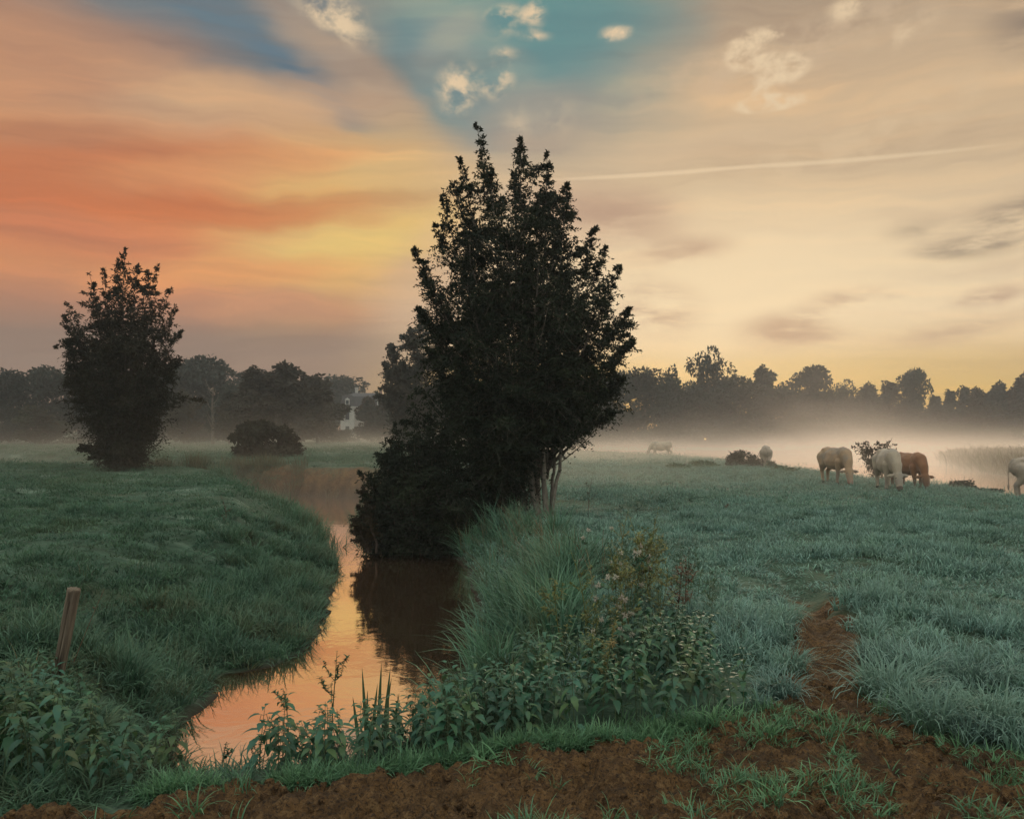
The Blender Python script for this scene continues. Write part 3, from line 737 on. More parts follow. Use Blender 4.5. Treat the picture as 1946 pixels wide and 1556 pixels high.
shoot_tree('tree', D0, (TB[0], TB[1]), MAIN, LEAF_MAIN, BARK_PALE, rng, .074, .029, 1.0, 14, trunks,
           'tall many-stemmed dark tree beside the stream, with bare slender trunks under its crown',
  fill=([(885,340),(905,290),(935,330),(985,300),(1040,320),(1075,380),(1090,430),(1130,460),(1150,520),(1172,560),(1195,640),(1192,700),(1188,760),(1150,795),(1090,820),(1050,845),(1010,890),(990,960),(900,990),(830,960),(780,880),(765,800),(805,720),(808,640),(795,560),(838,480),(835,400)], 430, 1.7, 90, .34, .85))
# willow bush hanging over the water at its foot
rng = np.random.default_rng(12)
BUSH = []
for tx, ty, r, dep, tw in ((690,935,.35,.3,150),(702,905,.4,.5,150),(722,872,.42,.8,170),(740,835,.42,.9,170),(750,805,.28,1.0,110),(690,985,.34,.2,150),(682,1010,.3,.0,120),
    (695,1035,.3,-.1,130),(720,950,.5,-.1,200),(760,890,.55,.0,220),(790,830,.55,.3,220),(815,790,.42,.6,180),(760,960,.55,-.4,220),(800,910,.6,-.5,240),(830,860,.55,-.3,220),(850,950,.55,-.6,220),
    (730,1010,.4,-.3,180),(780,1010,.45,-.5,190),(830,1000,.5,-.6,200),(880,980,.5,-.6,190),(890,920,.55,-.5,200),(870,1020,.35,-.7,140),(715,1050,.22,-.2,90),(760,1048,.25,-.5,110),(810,1050,.25,-.6,110),(860,1050,.25,-.7,110),(900,1040,.25,-.6,100),
    (920,950,.5,-.5,190),(945,990,.4,-.5,140),(850,800,.6,.5,220)):
    BUSH.append((tx, ty, 800+(tx-800)*.45, 1045, r, dep, .12, tw))
bb = at(820, 1060, 17.9)
shoot_tree('bush', 17.9, (bb[0], bb[1]+.3), BUSH, LEAF_MAIN, BARK, rng, .07, .027, 1.0, 12, [], 'dense dark willow bush overhanging the stream at the foot of the tall tree', 'bush', soil=-.6,
  fill=([(752,830),(800,800),(900,850),(960,930),(960,1020),(900,1055),(700,1055),(690,1000),(695,930),(725,870)], 330, 1.3, 110, .32, .1))
# pale straggling shoots on its water side
rng = np.random.default_rng(13)
STR = [(668,1010,700,1050,.16,-.3,.2,60),(680,960,705,1050,.16,-.2,.2,70),(688,925,712,1040,.16,.0,.2,70),(676,985,700,1050,.15,-.4,.2,60),(695,955,715,1050,.16,-.5,.2,70)]
sb = at(705, 1058, 17.6)
shoot_tree('sapling', 17.6, (sb[0], sb[1]), STR, LEAF_RUST, BARK, rng, .06, .022, 1.0, 9, [], 'thin brownish willow shoots sprouting from the water edge of the dark bush', 'sapling', soil=-.75)
# tree standing behind, its haze painted in as a paler leaf colour
LEAF_HAZED = leaf_mat('haze paled leaves', (.060,.064,.052), patch=(.075,.066,.05), patch_scale=.6, var=.1, trans=.25, spec=.1)
rng = np.random.default_rng(14)
D1 = 58
BEH = [(800,588,800,860,1.2,0,.3,260),(780,625,795,860,1.1,.5,.3,240),(742,655,785,860,1.0,-.3,.35,240),(730,690,780,860,.9,.2,.35,200),(735,740,785,870,1.1,-.5,.25,240),(765,690,790,870,1.3,-.8,.2,300),(790,740,795,870,1.4,-1,.15,300),(750,800,790,880,1.1,-.6,.15,220),(830,620,810,870,1.3,.5,.25,260),(790,820,795,880,1.2,-1,.1,220),(840,720,810,870,1.4,.5,.15,260)]
p = at(795, 870, D1)
shoot_tree('tree', D1, (p[0], p[1]), BEH, LEAF_HAZED, BARK, rng, .2, .10, 1.0, 10, [((np.array([p[0],p[1],gz(p[0],p[1])-.1]), at(792,780,D1), at(790,700,D1)), .22, .08)],
           'hazy grey-green tree half hidden behind the tall dark tree, on its stream side')
# ------------------------------------------------------------------ willow on the crest of the meadow
rng = np.random.default_rng(15)
D2 = 31.5
LEFT = [(238,474,232,840,.5,0,.4,230),(222,490,228,840,.5,.3,.4,190),(262,505,238,840,.5,-.3,.4,200),(196,512,222,840,.5,.3,.42,200),(178,540,218,840,.5,-.3,.42,190),(170,520,216,840,.34,.2,.5,90),(299,500,246,840,.42,.2,.48,150),(282,520,244,840,.5,.5,.42,190),
 (325,545,250,840,.45,.1,.48,180),(336,580,252,840,.4,-.2,.5,130),(345,630,255,845,.5,.3,.45,180),(338,690,255,850,.6,-.3,.4,190),(122,600,205,845,.55,.2,.5,190),(128,575,206,845,.45,-.2,.5,140),(126,650,205,850,.6,-.3,.4,180),(128,690,205,855,.6,.2,.4,180),
 (150,620,210,845,.8,.4,.35,220),(205,570,225,845,.9,-.7,.3,260),(250,570,238,845,.9,.7,.3,260),(290,590,245,845,.9,-.7,.3,260),(180,660,220,855,1.0,-.8,.25,280),(235,660,232,855,1.1,.8,.2,280),(295,670,245,855,1.0,-.8,.25,280),
 (160,740,218,865,1.0,.4,.2,260),(210,750,226,865,1.1,-1,.15,280),(265,750,240,865,1.1,1,.15,280),(315,745,248,865,.9,-.3,.2,240),(185,800,222,880,.9,-.8,.1,240),(240,810,234,880,1.0,-1,.1,260),(290,800,246,880,.9,.3,.1,220),
 (148,855,210,850,.35,-.6,.3,90),(172,870,215,860,.35,-.7,.3,80),(215,850,226,895,.7,-.9,.1,200),(255,855,240,895,.7,-.6,.1,200)]
LEFT = [s_[:7]+(s_[7]*(.62 if s_[1] < 640 else 1.0),) for s_ in LEFT]
p = at(233, 890, D2); g0 = gz(p[0], p[1])
tr = [((np.array([p[0]+o*.25, p[1]+.2*o, g0-.1]), at(233+o*22, 800, D2), at(234+o*60, 640, D2)), .16, .05) for o in (-1,-.3,.4,1)]
shoot_tree('tree', D2, (p[0], p[1]), LEFT, LEAF_WILL, BARK, rng, .115, .042, .85, 11, tr, 'solitary dark willow on the crest of the meadow, orange sky showing through its upper branches',
  fill=([(235,490),(300,530),(338,600),(342,690),(328,760),(300,830),(275,892),(195,892),(175,830),(135,770),(122,680),(122,610),(165,570),(180,520)], 190, 2.0, 75, .48, 1.1))

# ------------------------------------------------------------------ the wooded edges
rng = np.random.default_rng(21)
LF1 = leaf_mat('far dark leaves', (.026,.034,.027), patch=(.036,.038,.026), patch_scale=.12, var=.18, trans=.2, spec=.1)
LF2 = leaf_mat('far rusty leaves', (.040,.036,.024), patch=(.055,.038,.022), patch_scale=.12, var=.18, trans=.2, spec=.1)
LF3 = leaf_mat('far pale leaves', (.055,.062,.036), patch=(.06,.05,.03), patch_scale=.2, var=.18, trans=.25, spec=.1)
PROTO = {}
for st, nv in (('dome',3),('spread',2),('tall',2),('feather',2),('bush',2)):
    for v in range(nv):
        for mk, mt in (('d',LF1),('r',LF2),('p',LF3)):
            r2 = np.random.default_rng(100+v+len(st)*7)
            V, F = far_crown(r2, 10.0, {'dome':8,'spread':9,'tall':5,'feather':5,'bush':16}[st], st, .36 if st != 'bush' else .42, 6500)
            me = mesh('crown', V, F, [mt], False)
            tb = MB(); tb.tube([(0,0,-.3),(.05,.03,2),(-.05,0,4.5),(.05,0,7.5)], [.26,.2,.15,.06], 7)
            for _ in range(5):
                a = rng.uniform(0, 2*np.pi); z = rng.uniform(2.2, 5); q = np.array([np.cos(a), np.sin(a), 0])
                tb.tube([(0,0,z), tuple(q*1.1+[0,0,z+.9]), tuple(q*2+[0,0,z+2.4])], [.09,.06,.02], 5)
            PROTO[st,v,mk] = (me, tb.mesh('trunk', [BARK]))
WN = {'dome':8,'spread':9,'tall':5,'feather':5,'bush':16}
def far_tree(px, top, wpx, d, st, v, mk, label, group=None, name='tree', base=None):
    x = (px-CX)/FPX*d; zb_ = gz(x, d) if base is None else base
    H = 1.75-(top-HY)/FPX*d-zb_; W = wpx/FPX*d
    r = empty(name, (x, d, zb_), rng.uniform(0, 6.28)); tag(r, label, 'bush' if name == 'bush' else 'tree', group)
    cm, tm = PROTO[st,v,mk]; s = (W/WN[st], W/WN[st], H/10.0)
    for n, me in (('crown', cm), ('trunk', tm)):
        if n == 'trunk' and name == 'bush': continue
        c = link(n, me, r); c.scale = s if n == 'crown' else (min(s[0],s[2])*1.0, min(s[0],s[2])*1.0, s[2])
    return r
GL = 'trees of the dark wood behind the solitary willow'; GR = 'trees along the misty edge of the far bank'; GM = 'trees behind the tall stream tree'
T = 'broad dark tree merging into the misty wood behind the solitary willow'
for px, top, w, d, st, v, mk, lab, g in (
  (18,706,130,104,'dome',0,'d','round dark tree at the very edge of the wood, beyond the meadow willow',None),
  (88,703,120,108,'dome',1,'d',T,GL),(150,712,110,112,'dome',2,'d',T,GL),(-50,712,130,106,'dome',2,'d',T,GL),(225,715,140,112,'dome',0,'d',T,GL),(290,705,120,112,'dome',1,'d',T,GL),
  (388,684,150,116,'dome',1,'d','tall dark wood tree with a broad rounded top, just past the solitary willow',None),
  (345,695,110,114,'dome',0,'d',T,GL),(445,722,80,110,'dome',2,'d','smaller dark tree where the wood steps down beside the feathery brown trees',None),
  (68,772,90,92,'tall',0,'p','paler conical small tree against the dark wood behind the meadow',None),
  (350,745,70,90,'feather',1,'r','thin loose brownish tree close behind the solitary willow',None),
  (436,745,70,88,'tall',1,'d','narrow dark tree left of the feathery brown trees',None),
  (488,700,135,84,'feather',0,'r','feathery brown-green tree with a split pointed top behind the round bush',None),
  (548,692,130,86,'feather',1,'r','feathery brown-green tree tallest of the group behind the round bush',None),
  (603,714,105,98,'feather',0,'r','reddish misty tree between the feathery trees and the white house',None),
  (468,752,120,82,'dome',2,'r','broad brownish lower tree in the hazy group behind the round bush',None),(566,742,140,90,'dome',1,'r','full-skirted brownish tree under the tallest feathery one',None),
  (650,716,120,168,'dome',0,'d','domed reddish-dark tree rising over the white house',None),
  (699,756,54,122,'feather',1,'r','shadowy feathery tree standing in front of the white house',None),
  (733,752,60,123,'feather',0,'d','dim feathery tree closing off the far end of the white house',None),
  (706,762,54,119,'tall',0,'d','slimmer dark tree beside the feathery one before the white house',None),
  (655,815,60,116,'bush',0,'r','low dark shrubbery below the house wall',None),
  (770,760,90,120,'dome',2,'d','dim tree beside the house, partly behind the stream tree',None),
  (860,720,130,125,'dome',1,'d','dim wood tree wholly among the stream tree branches',GM),(960,725,130,125,'dome',0,'d','dim wood tree wholly among the stream tree branches',GM),
  (1105,705,130,132,'dome',2,'d','blue-grey tree next to the hanging edge of the stream tree crown',None),
  (1178,712,90,134,'dome',1,'d','blue-grey round tree first in the row right of the stream tree',None),
  (1224,702,105,134,'dome',0,'d','flat-domed grey tree in the mist beside a pointed one',None),
  (1272,700,70,130,'tall',0,'d','pointed grey tree standing just before the tallest misty tree',None),
  (1345,660,105,140,'dome',2,'d','tallest domed tree of the misty row, rising above all others there',None),
  (1400,722,140,134,'dome',1,'d','broad shoulder tree close against the tallest misty tree',None),(1310,735,120,132,'dome',0,'d','low broad tree filling the foot of the tallest misty tree',None),
  (1452,698,85,148,'feather',0,'d','fine-twigged grey tree between the tallest tree and the flat-crowned oak',None),
  (1478,735,95,140,'dome',0,'d','lower rounded tree beside the flat-crowned oak in the mist',None),
  (1542,696,112,150,'spread',0,'d','oak with a flat spreading crown in the middle of the misty row',None),
  (1542,745,110,146,'dome',1,'d','dark undertree beneath the flat-crowned oak',None),
  (1604,722,80,150,'dome',2,'d','small round tree right after the flat-crowned oak',None),
  (1655,730,70,150,'feather',1,'d','slim tree just before the tall lone-topped tree',None),(1688,726,70,152,'feather',0,'r','thin-topped brownish tree just before the tall lone-topped tree',None),
  (1733,702,78,156,'spread',1,'d','tall tree with a flat wide-lobed top above the misty far bank',None),(1725,760,90,152,'dome',0,'d','dark undertree beneath the tall flat-topped tree of the far bank',None)):
    far_tree(px, top, w, d, st, v, mk, lab, g)
TB_ = 'thin birch-like tree in the hazy row over the far water'
for px, top, w in ((1776,752,55),(1805,742,50),(1830,735,46),(1858,738,60),(1882,745,60),(1903,727,58),(1930,735,60),(1950,712,64),(1990,720,70),(2040,715,80),(1795,770,70),(1870,775,90),(1640,770,80),(1580,770,80),(1930,775,90)):
    far_tree(px, top, w, 158+rng.uniform(-4, 6), 'feather' if top < 760 else 'dome', int(rng.integers(2)), 'd' if rng.random() < .6 else 'r', TB_, GR)
# understorey shrubs along the foot of both woods
US = 'low misty shrub at the foot of the wood'
for px, top, w, d, mk in ((30,790,110,96,'d'),(110,800,90,94,'p'),(180,805,90,96,'d'),(300,800,90,96,'r'),(395,808,90,98,'d'),(600,800,80,104,'r'),(640,815,60,108,'r'),(745,812,80,108,'r'),
                          (1150,790,140,128,'d'),(1260,795,130,128,'d'),(1370,790,150,132,'d'),(1470,795,110,140,'d'),(1520,775,70,136,'r'),(1620,785,120,148,'d'),(1700,790,110,150,'d'),(1780,795,110,152,'d'),(1850,798,110,154,'d'),(1920,795,110,154,'d')):
    far_tree(px, top, w, d, 'bush', int(rng.integers(2)), mk, US, 'shrubs along the foot of the woods', 'bush')
# a bleached bare tree in the mist
rd = np.random.default_rng(5); p = at(404, 850, 86); z0 = gz(p[0], p[1]); root = empty('dead_tree', (p[0], p[1], z0)); tag(root, 'bleached bare tree standing pale against the dark wood', 'tree')
tb = MB(); tb.tube([(0,0,-.2),(.05,0,2),(-.03,0,4),(.05,0,5.6)], [.17,.14,.10,.05], 7); link('trunk', tb.mesh('trunk', [BARK_PALE]), root)
tb = MB()
for _ in range(16):
    a = rd.uniform(0, 6.28); z = rd.uniform(1.6, 5.2); l = rd.uniform(.6, 1.3); q = np.array([np.cos(a), np.sin(a), 0])
    tb.tube([(0,0,z), tuple(q*l*.5+[0,0,z+l*.5]), tuple(q*l*.8+[0,0,z+l*1.2])], [.05,.035,.01], 5)
link('branches', tb.mesh('branches', [BARK_PALE]), root)
# ------------------------------------------------------------------ grass and other ground cover
rng = np.random.default_rng(31)
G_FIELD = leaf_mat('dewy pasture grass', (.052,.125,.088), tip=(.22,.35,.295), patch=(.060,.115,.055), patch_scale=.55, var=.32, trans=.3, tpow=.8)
G_LEFT = leaf_mat('deep green meadow grass', (.032,.082,.046), tip=(.085,.165,.105), patch=(.055,.080,.034), patch_scale=.6, var=.32, trans=.3)  # a darker green of its own than the pasture grass
G_SEDGE = leaf_mat('long bank grass', (.034,.085,.050), tip=(.10,.185,.115), patch=(.090,.078,.034), patch_scale=1.3, var=.3, trans=.3, tpow=1.6)
G_REED = leaf_mat('reed grass', (.040,.115,.068), tip=(.12,.225,.145), patch=(.095,.11,.045), patch_scale=1.2, var=.28, trans=.3, tpow=1.6)
G_YOUNG = leaf_mat('young grass', (.060,.150,.065), tip=(.14,.27,.14), var=.3, trans=.35)
G_FARREED = leaf_mat('far reeds', (.085,.088,.05), tip=(.13,.115,.07), patch=(.06,.09,.055), patch_scale=.4, var=.25, trans=.3)
G_DRY = leaf_mat('dry stalks', (.14,.085,.042), tip=(.17,.11,.06), var=.25, trans=.2)
def protos(n, name, mat, seed, *a, **k):
    return [tuft('%s_%d' % (name, i), np.random.default_rng(seed+i), mat, *a, **k) for i in range(n)]
def place(x, y, sx, sz, rng, dz=0.0, tilt=.08):
    pts = np.stack([x, y, height(x, y)+dz], 1); n = len(x)
    rot = np.stack([rng.normal(0, tilt, n), rng.normal(0, tilt, n), rng.uniform(0, 6.28, n)], 1)
    return pts, rot, np.stack([sx, sx, sz], 1)
def clear_soil(x, y, k=.25): return soil_mask(x, y) < k

def field_grass():
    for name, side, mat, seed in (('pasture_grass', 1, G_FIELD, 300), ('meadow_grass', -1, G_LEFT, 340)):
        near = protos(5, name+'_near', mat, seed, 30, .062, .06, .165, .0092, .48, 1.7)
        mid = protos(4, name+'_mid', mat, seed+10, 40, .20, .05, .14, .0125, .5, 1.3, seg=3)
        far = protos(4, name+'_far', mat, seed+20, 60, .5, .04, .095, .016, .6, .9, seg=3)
        PT=[]; RT=[]; SL=[]; ID=[]
        for y0, y1, dens, k0, k1, base in ((4.3, 9.5, 95, 0, 5, 1.0),(9.5, 19, 46, 5, 9, 1.0),(19, 46, 15, 9, 13, 1.0),(46, 80, 4.2, 9, 13, 1.4)):
            w = .62*y1+1.5
            n = int(2*w*(y1-y0)*dens); x, y = ground_pts(rng, -w, w, y0, y1, n)
            cut = np.interp(y, [0, 8, 17, 33, 50, 80], [-.5, -.8, -1.8, -4.8, -4, -4])
            keep = in_view(x, y, 1.3) & ((x > cut) if side > 0 else (x <= cut))
            x, y = x[keep], y[keep]
            s = sdf(RIVER, x, y); s2 = sdf(POND, x, y)
            keep = (s > .12) & (s2 > .5) & clear_soil(x, y) & ((linedist(TRAIL, x, y) > np.where(y > 9.5, .10, .20)) | (y > 13))
            # taller growth has its own beds
            keep &= ~((side > 0) & (x < 1.0) & (y < 12) & (s < 1.1) & (rng.random(len(x)) < .7))
            keep &= ~((x < 1.5) & (y < np.interp(x, EDX, EDY)+.95))
            x, y = x[keep], y[keep]
            cl = fbm(x*1.5, y*1.5, 3, 50)+.5*fbm(x*.4, y*.4, 2, 51)
            keep = rng.random(len(x)) < np.clip(.62+cl*2.4, np.where(y < 19, .5, .22), 1); x, y, cl = x[keep], y[keep], cl[keep]
            sz = base*np.clip(1.0+cl*2.2, .55, 1.55)*rng.uniform(.75, 1.25, len(x)); sx = base*rng.uniform(.8, 1.25, len(x))
            hump = np.clip(cl, 0, .4)*.12*(y < 25)
            if side < 0: sz = sz*.72
            p, r, sl = place(x, y, sx, sz, rng, hump, .2); PT.append(p); RT.append(r); SL.append(sl); ID.append(rng.integers(k0, k1, len(x)))
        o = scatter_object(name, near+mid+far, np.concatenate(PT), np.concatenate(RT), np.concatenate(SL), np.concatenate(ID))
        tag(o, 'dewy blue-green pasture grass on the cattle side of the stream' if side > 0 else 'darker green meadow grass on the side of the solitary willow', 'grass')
field_grass()

def bed(name, label, protos_, x0, x1, y0, y1, dens, cond, scale=(.75,1.25), dz=-.02, clump=(1.2, .6), tilt=.1, seed=60):
    n = int((x1-x0)*(y1-y0)*dens); x, y = ground_pts(rng, x0, x1, y0, y1, n)
    s = sdf(RIVER, x, y); k = cond(x, y, s); x, y = x[k], y[k]
    cl = fbm(x*clump[0], y*clump[0], 3, seed); k = rng.random(len(x)) < np.clip(clump[1]+cl*2, .1, 1); x, y, cl = x[k], y[k], cl[k]
    q = rng.uniform(*scale, len(x))*(1+cl*.6)
    p, r, sl = place(x, y, rng.uniform(.85,1.2,len(x)), q, rng, dz, tilt)
    p[:,2] = np.maximum(p[:,2], ZW-.03)
    o = scatter_object(name, protos_, p, r, sl, rng.integers(0, len(protos_), len(x))); tag(o, label, 'grass'); return o
SED = protos(6, 'sedge', G_SEDGE, 400, 46, .13, .20, .44, .0105, .32, 1.4, seg=5)
bed('bank_sedge', 'long arching sedge hanging over the stream on its near meadow bank', SED, -7, -1.8, 6.6, 18, 34,
    lambda x, y, s: (s > .12) & (s < np.where(y < 9.5, 1.9, 1.5)+fbm(x, y, 2, 3)*1.4) & ((y > 7.4) | (x < -3.0)) & (x < -1.9) & in_view(x, y, .8))
bed('bank_sedge', 'thinner sedge along the far reach of the stream bank', protos(3, 'far_sedge', G_SEDGE, 420, 60, .3, .3, .6, .014, .3, 1.2), -12, -2.8, 18, 34, 9,
    lambda x, y, s: (s > -.05) & (s < .8) & (y < 20-x*1.2))
REE = protos(6, 'reed', G_REED, 440, 34, .13, .45, .95, .0135, .18, 1.0, seg=5)
bed('reed_bed', 'tall green reed grass crowding the bank in front of the bare trunks', REE[:4]+SED+protos(2, 'dry_reed', G_DRY, 450, 8, .10, .5, .95, .007, .2, .6), -1.2, 2.2, 9, 17.3, 36,
    lambda x, y, s: (s > .05) & (s < 1.25+fbm(x*1.5, y*1.5, 2, 6)*.9), (.4, .85), clump=(2.0,.55), tilt=.2, seed=61)
bed('bank_sedge', 'tangled long grass on the cattle-side stream bank', SED[:3]+REE[:3], -1.2, 1.4, 6.6, 10.5, 55,
    lambda x, y, s: (s > -.05) & (s < 1.0), (.55, .85), seed=62)
bed('far_reeds', 'olive reeds below the brown eroded bank at the stream bend', protos(4, 'far_reed', G_FARREED, 460, 26, .3, .28, .55, .022, .14, .6), -17, -5.2, 32.6, 42, 22,
    lambda x, y, s: (s > -.15) & (s < .55) & (y > 30-x*.25) & (rng.random(len(x)) < np.where(x > -8.0, .05, .7)), seed=63)
n = 6000; x = np.concatenate([rng.uniform(24, 75, n), rng.uniform(5, 110, n)]); y = np.concatenate([rng.uniform(40, 86, n), rng.uniform(110, 160, n)]); s2 = sdf(POND, x, y); k = (s2 > -.3) & (s2 < 4.5); x, y = x[k], y[k]
p, r, sl = place(x, y, rng.uniform(1,1.6,len(x)), rng.uniform(.35,.8,len(x)), rng); p[:,2] = np.maximum(p[:,2], ZW)
o = scatter_object('far_reeds', protos(3, 'pond_reed', G_FARREED, 480, 40, .9, .8, 1.5, .06, .12, .5), p, r, sl, rng.integers(0, 3, len(x))); tag(o, 'misty reed belt round the far water beyond the cattle', 'reeds')
bed('bank_grass', 'low rough grass covering the near bank between the nettles and the water', protos(4, 'rough', G_SEDGE, 490, 30, .09, .10, .28, .009, .45, 1.4), -3.6, .3, 3.75, 7.2, 120,
    lambda x, y, s: (s > .03) & (y > np.interp(x, EDX, EDY)-.05) & (y < 7.2) & (x < .2), (.45, .85), clump=(2.0, .75), seed=66)
# young grass on and along the trodden earth
YG = protos(5, 'sprout', G_YOUNG, 500, 18, .05, .05, .14, .0062, .55, 1.2); YT = protos(3, 'thin_sprout', G_YOUNG, 520, 8, .03, .04, .12, .0052, .55, 1.0)
n = 9000; x = rng.uniform(-3.0, 3.6, n); y = rng.uniform(3.0, 6.4, n); e = np.interp(x, EDX, EDY); cl = fbm(x*2.4, y*2.4, 3, 70)
pr = np.where(x > .7, np.clip((cl+.01)*7, .03, .95), np.clip((cl-.06)*4, .012, .40))*np.clip((x+2.5)/3.5, .25, 1)
k = (soil_mask(x, y) > .5) & (rng.random(n) < pr*.8) & (linedist(TRAIL, x, y) > .24) & in_view(x, y, .4); xs_, ys_, big = x[k], y[k], cl[k]
p, r, sl = place(xs_, ys_, rng.uniform(.7,1.3,len(xs_)), np.clip(.6+big*2.2, .5, 1.4)*rng.uniform(.7,1.2,len(xs_)), rng, .02, .15); p[:,2] = dirt_z(xs_, ys_)[0]-.004
o = scatter_object('grass_sprouts', YG+YT, p, r, sl, rng.integers(0, 8, len(xs_))); tag(o, 'small fresh grass sprouting through the trodden brown earth', 'grass')
n = 3200; x = rng.uniform(-3.0, 2.2, n); e = np.interp(x, EDX, EDY); y = e+np.abs(rng.normal(.0, .085, n))-.04; cl = fbm(x*1.6, y*1.6, 2, 72)
k = (rng.random(n) < np.clip(.22+cl*3.2, .0, .8)) & (x > -1.75) & (x < 1.55)
x, y = x[k], y[k]; p, r, sl = place(x, y, rng.uniform(.8,1.2,len(x)), rng.uniform(.25,1.2,len(x))**1.3, rng, .015, .25); dzz = dirt_z(x, y); p[:,2] = np.maximum(p[:,2], dzz[0]-.004)
o = scatter_object('verge_grass', YG+YT, p, r, sl, rng.integers(0, 8, len(x))); tag(o, 'bright short grass fringing the edge of the trodden earth', 'grass')

# crumbs and clods of earth lying on the trodden soil
def clod(seed):
    r = np.random.default_rng(seed); bm = bmesh.new(); bmesh.ops.create_icosphere(bm, subdivisions=2, radius=1.0); V = np.array([v.co[:] for v in bm.verts]); F = np.array([[v.index for v in f.verts] for f in bm.faces]); bm.free()
    n = sum(fbm(V[:,a]*1.6+seed, V[:,b]*1.6, 3, seed+a) for a, b in ((0,1),(1,2),(2,0))); V = V*(1+.8*n)[:,None]*np.array([1,.85,.62]); return mesh('clod_%d' % seed, V, F, [bpy.data.materials['trodden crumbly earth']], False)
n = 9000; x = rng.uniform(-3.1, 3.6, n); y = rng.uniform(3.2, 6.2, n); cl = fbm(x*2.6, y*2.6, 3, 90); z, sm = dirt_z(x, y); k = (sm > .6) & (rng.random(n) < np.clip(.35+cl*2, .05, 1)); x, y, z = x[k], y[k], z[k]; m_ = len(x)
k1 = .004+.028*rng.random(m_)**3.4; o = scatter_object('soil_crumbs', [clod(i) for i in range(4)], np.stack([x, y, z+k1*.2], 1), rng.uniform(0, 6.28, (m_,3)), np.stack([k1*rng.uniform(.8,1.3,m_)]*3, 1), rng.integers(0, 4, m_)); tag(o, 'crumbs and small clods of brown earth on the trodden ground', 'soil')
# ------------------------------------------------------------------ nettles
NET_L = leaf_mat('nettle leaves', (.036,.108,.060), patch=(.085,.130,.050), patch_scale=5, var=.32, trans=.25, rough=.5, spec=.35)
NET_S = leaf_mat('nettle stem', (.07,.10,.05), var=.2, trans=0)
def leaf_shape(mb, base, az, L, W, pitch, curl, stations=8, serr=.10, fold=.22, mat=0):
    """one toothed, folded, drooping leaf"""
    k = np.linspace(0, 1, stations); wd = W*np.interp(k, [0,.12,.3,.55,.8,1], [.12,.75,1,.74,.36,0])/2
    wd = wd*(1+serr*np.where(np.arange(stations) % 2, 1, -1)); wd[-1] = 0.0005
    th = pitch-curl*k; dx = np.concatenate([[0], np.cumsum(np.cos((th[1:]+th[:-1])/2)*L/(stations-1))]); dz = np.concatenate([[0], np.cumsum(np.sin((th[1:]+th[:-1])/2)*L/(stations-1))])
    c, s = math.cos(az), math.sin(az); mid = np.stack([base[0]+dx*c, base[1]+dx*s, base[2]+dz], 1)
    sv = np.array([-s, c, 0]); up = np.stack([-np.sin(th)*c, -np.sin(th)*s, np.cos(th)], 1)
    l = mid+sv*wd[:,None]+up*(wd*fold)[:,None]; r = mid-sv*wd[:,None]+up*(wd*fold)[:,None]
    V = np.stack([l, mid, r], 1).reshape(-1,3); i = np.arange(stations-1)*3
    mb.add(V, np.concatenate([np.stack([i,i+1,i+4,i+3],1), np.stack([i+1,i+2,i+5,i+4],1)]), mat, np.repeat(k, 3))
def nettle_mesh(rg, h, leafL):
    st = MB(); lf = MB(); q = np.linspace(0, 1, 9); bend = rg.normal(0, .05, 2)
    P = np.stack([bend[0]*q**2, bend[1]*q**2, h*q], 1); st.tube(P, np.linspace(.0042, .0016, 9), 5)
    n = int(h/.058); a0 = rg.uniform(0, 6.28)
    for j in range(n):
        f = .16+.84*(j+.5)/n; z = f*h; a = a0+j*np.pi/2+rg.normal(0,.2); b = np.array([np.interp(z/h, q, P[:,0]), np.interp(z/h, q, P[:,1]), z])
        sz = leafL*np.interp(f, [0,.35,.65,.85,1], [.75,1.05,1.0,.8,.42])
        for sgn in (0, np.pi):
            if f < .4 and rg.random() < .3: continue
            a2 = a+sgn+rg.normal(0,.15); pet = .018+.02*(1-f); d = np.array([math.cos(a2), math.sin(a2), .45]); e = b+d*pet
            st.tube([b, e], [.0012,.0009], 3)
            leaf_shape(lf, e, a2, sz*rg.uniform(.85,1.15), sz*rg.uniform(.36,.46), np.interp(f,[0,.75,1],[-.35,-.05,.6])+rg.normal(0,.18), rg.uniform(.7,1.5), 9)
            if .45 < f < .92 and rg.random() < .45:
                o = d*.008; st.tube([b, b+o*2+[0,0,.004], b+o*3+[0,0,-.03], b+o*3.3+[0,0,-.055]], [.001,.0022,.002,.0012], 4)
    return st.mesh('nettle', [NET_S]), lf.mesh('leaves', [NET_L])
rg = np.random.default_rng(71)
NETS = [nettle_mesh(rg, h, l) for h, l in ((.50,.115),(.56,.125),(.62,.135),(.44,.11),(.52,.14),(.60,.15))]
def nettles(x0, x1, y0, y1, n, cond, hs, label, group, seed, kf=lambda x, y: 1.0):
    r = np.random.default_rng(seed); got = []
    tries = 0
    while len(got) < n and tries < 40000:
        tries += 1; x, y = r.uniform(x0, x1), r.uniform(y0, y1)
        if not cond(x, y): continue
        if any((x-a)**2+(y-b)**2 < .0075 for a, b in got): continue
        got.append((x, y))
    for x, y in got:
        st, lf = NETS[int(r.integers(len(NETS)))]
        o = link('nettle', st); c = link('leaves', lf, o); o.location = (x, y, gz(x, y)-.02); k = r.uniform(*hs)*kf(x, y)
        o.scale = (k**.7, k**.7, k); o.rotation_euler = (r.normal(0,.12), r.normal(0,.12), r.uniform(0,6.28)); tag(o, label, 'nettle', group)
srv = lambda x, y: float(sdf(RIVER, np.array([x]), np.array([y]))[0])
edge = lambda x: float(np.interp(x, EDX, EDY))
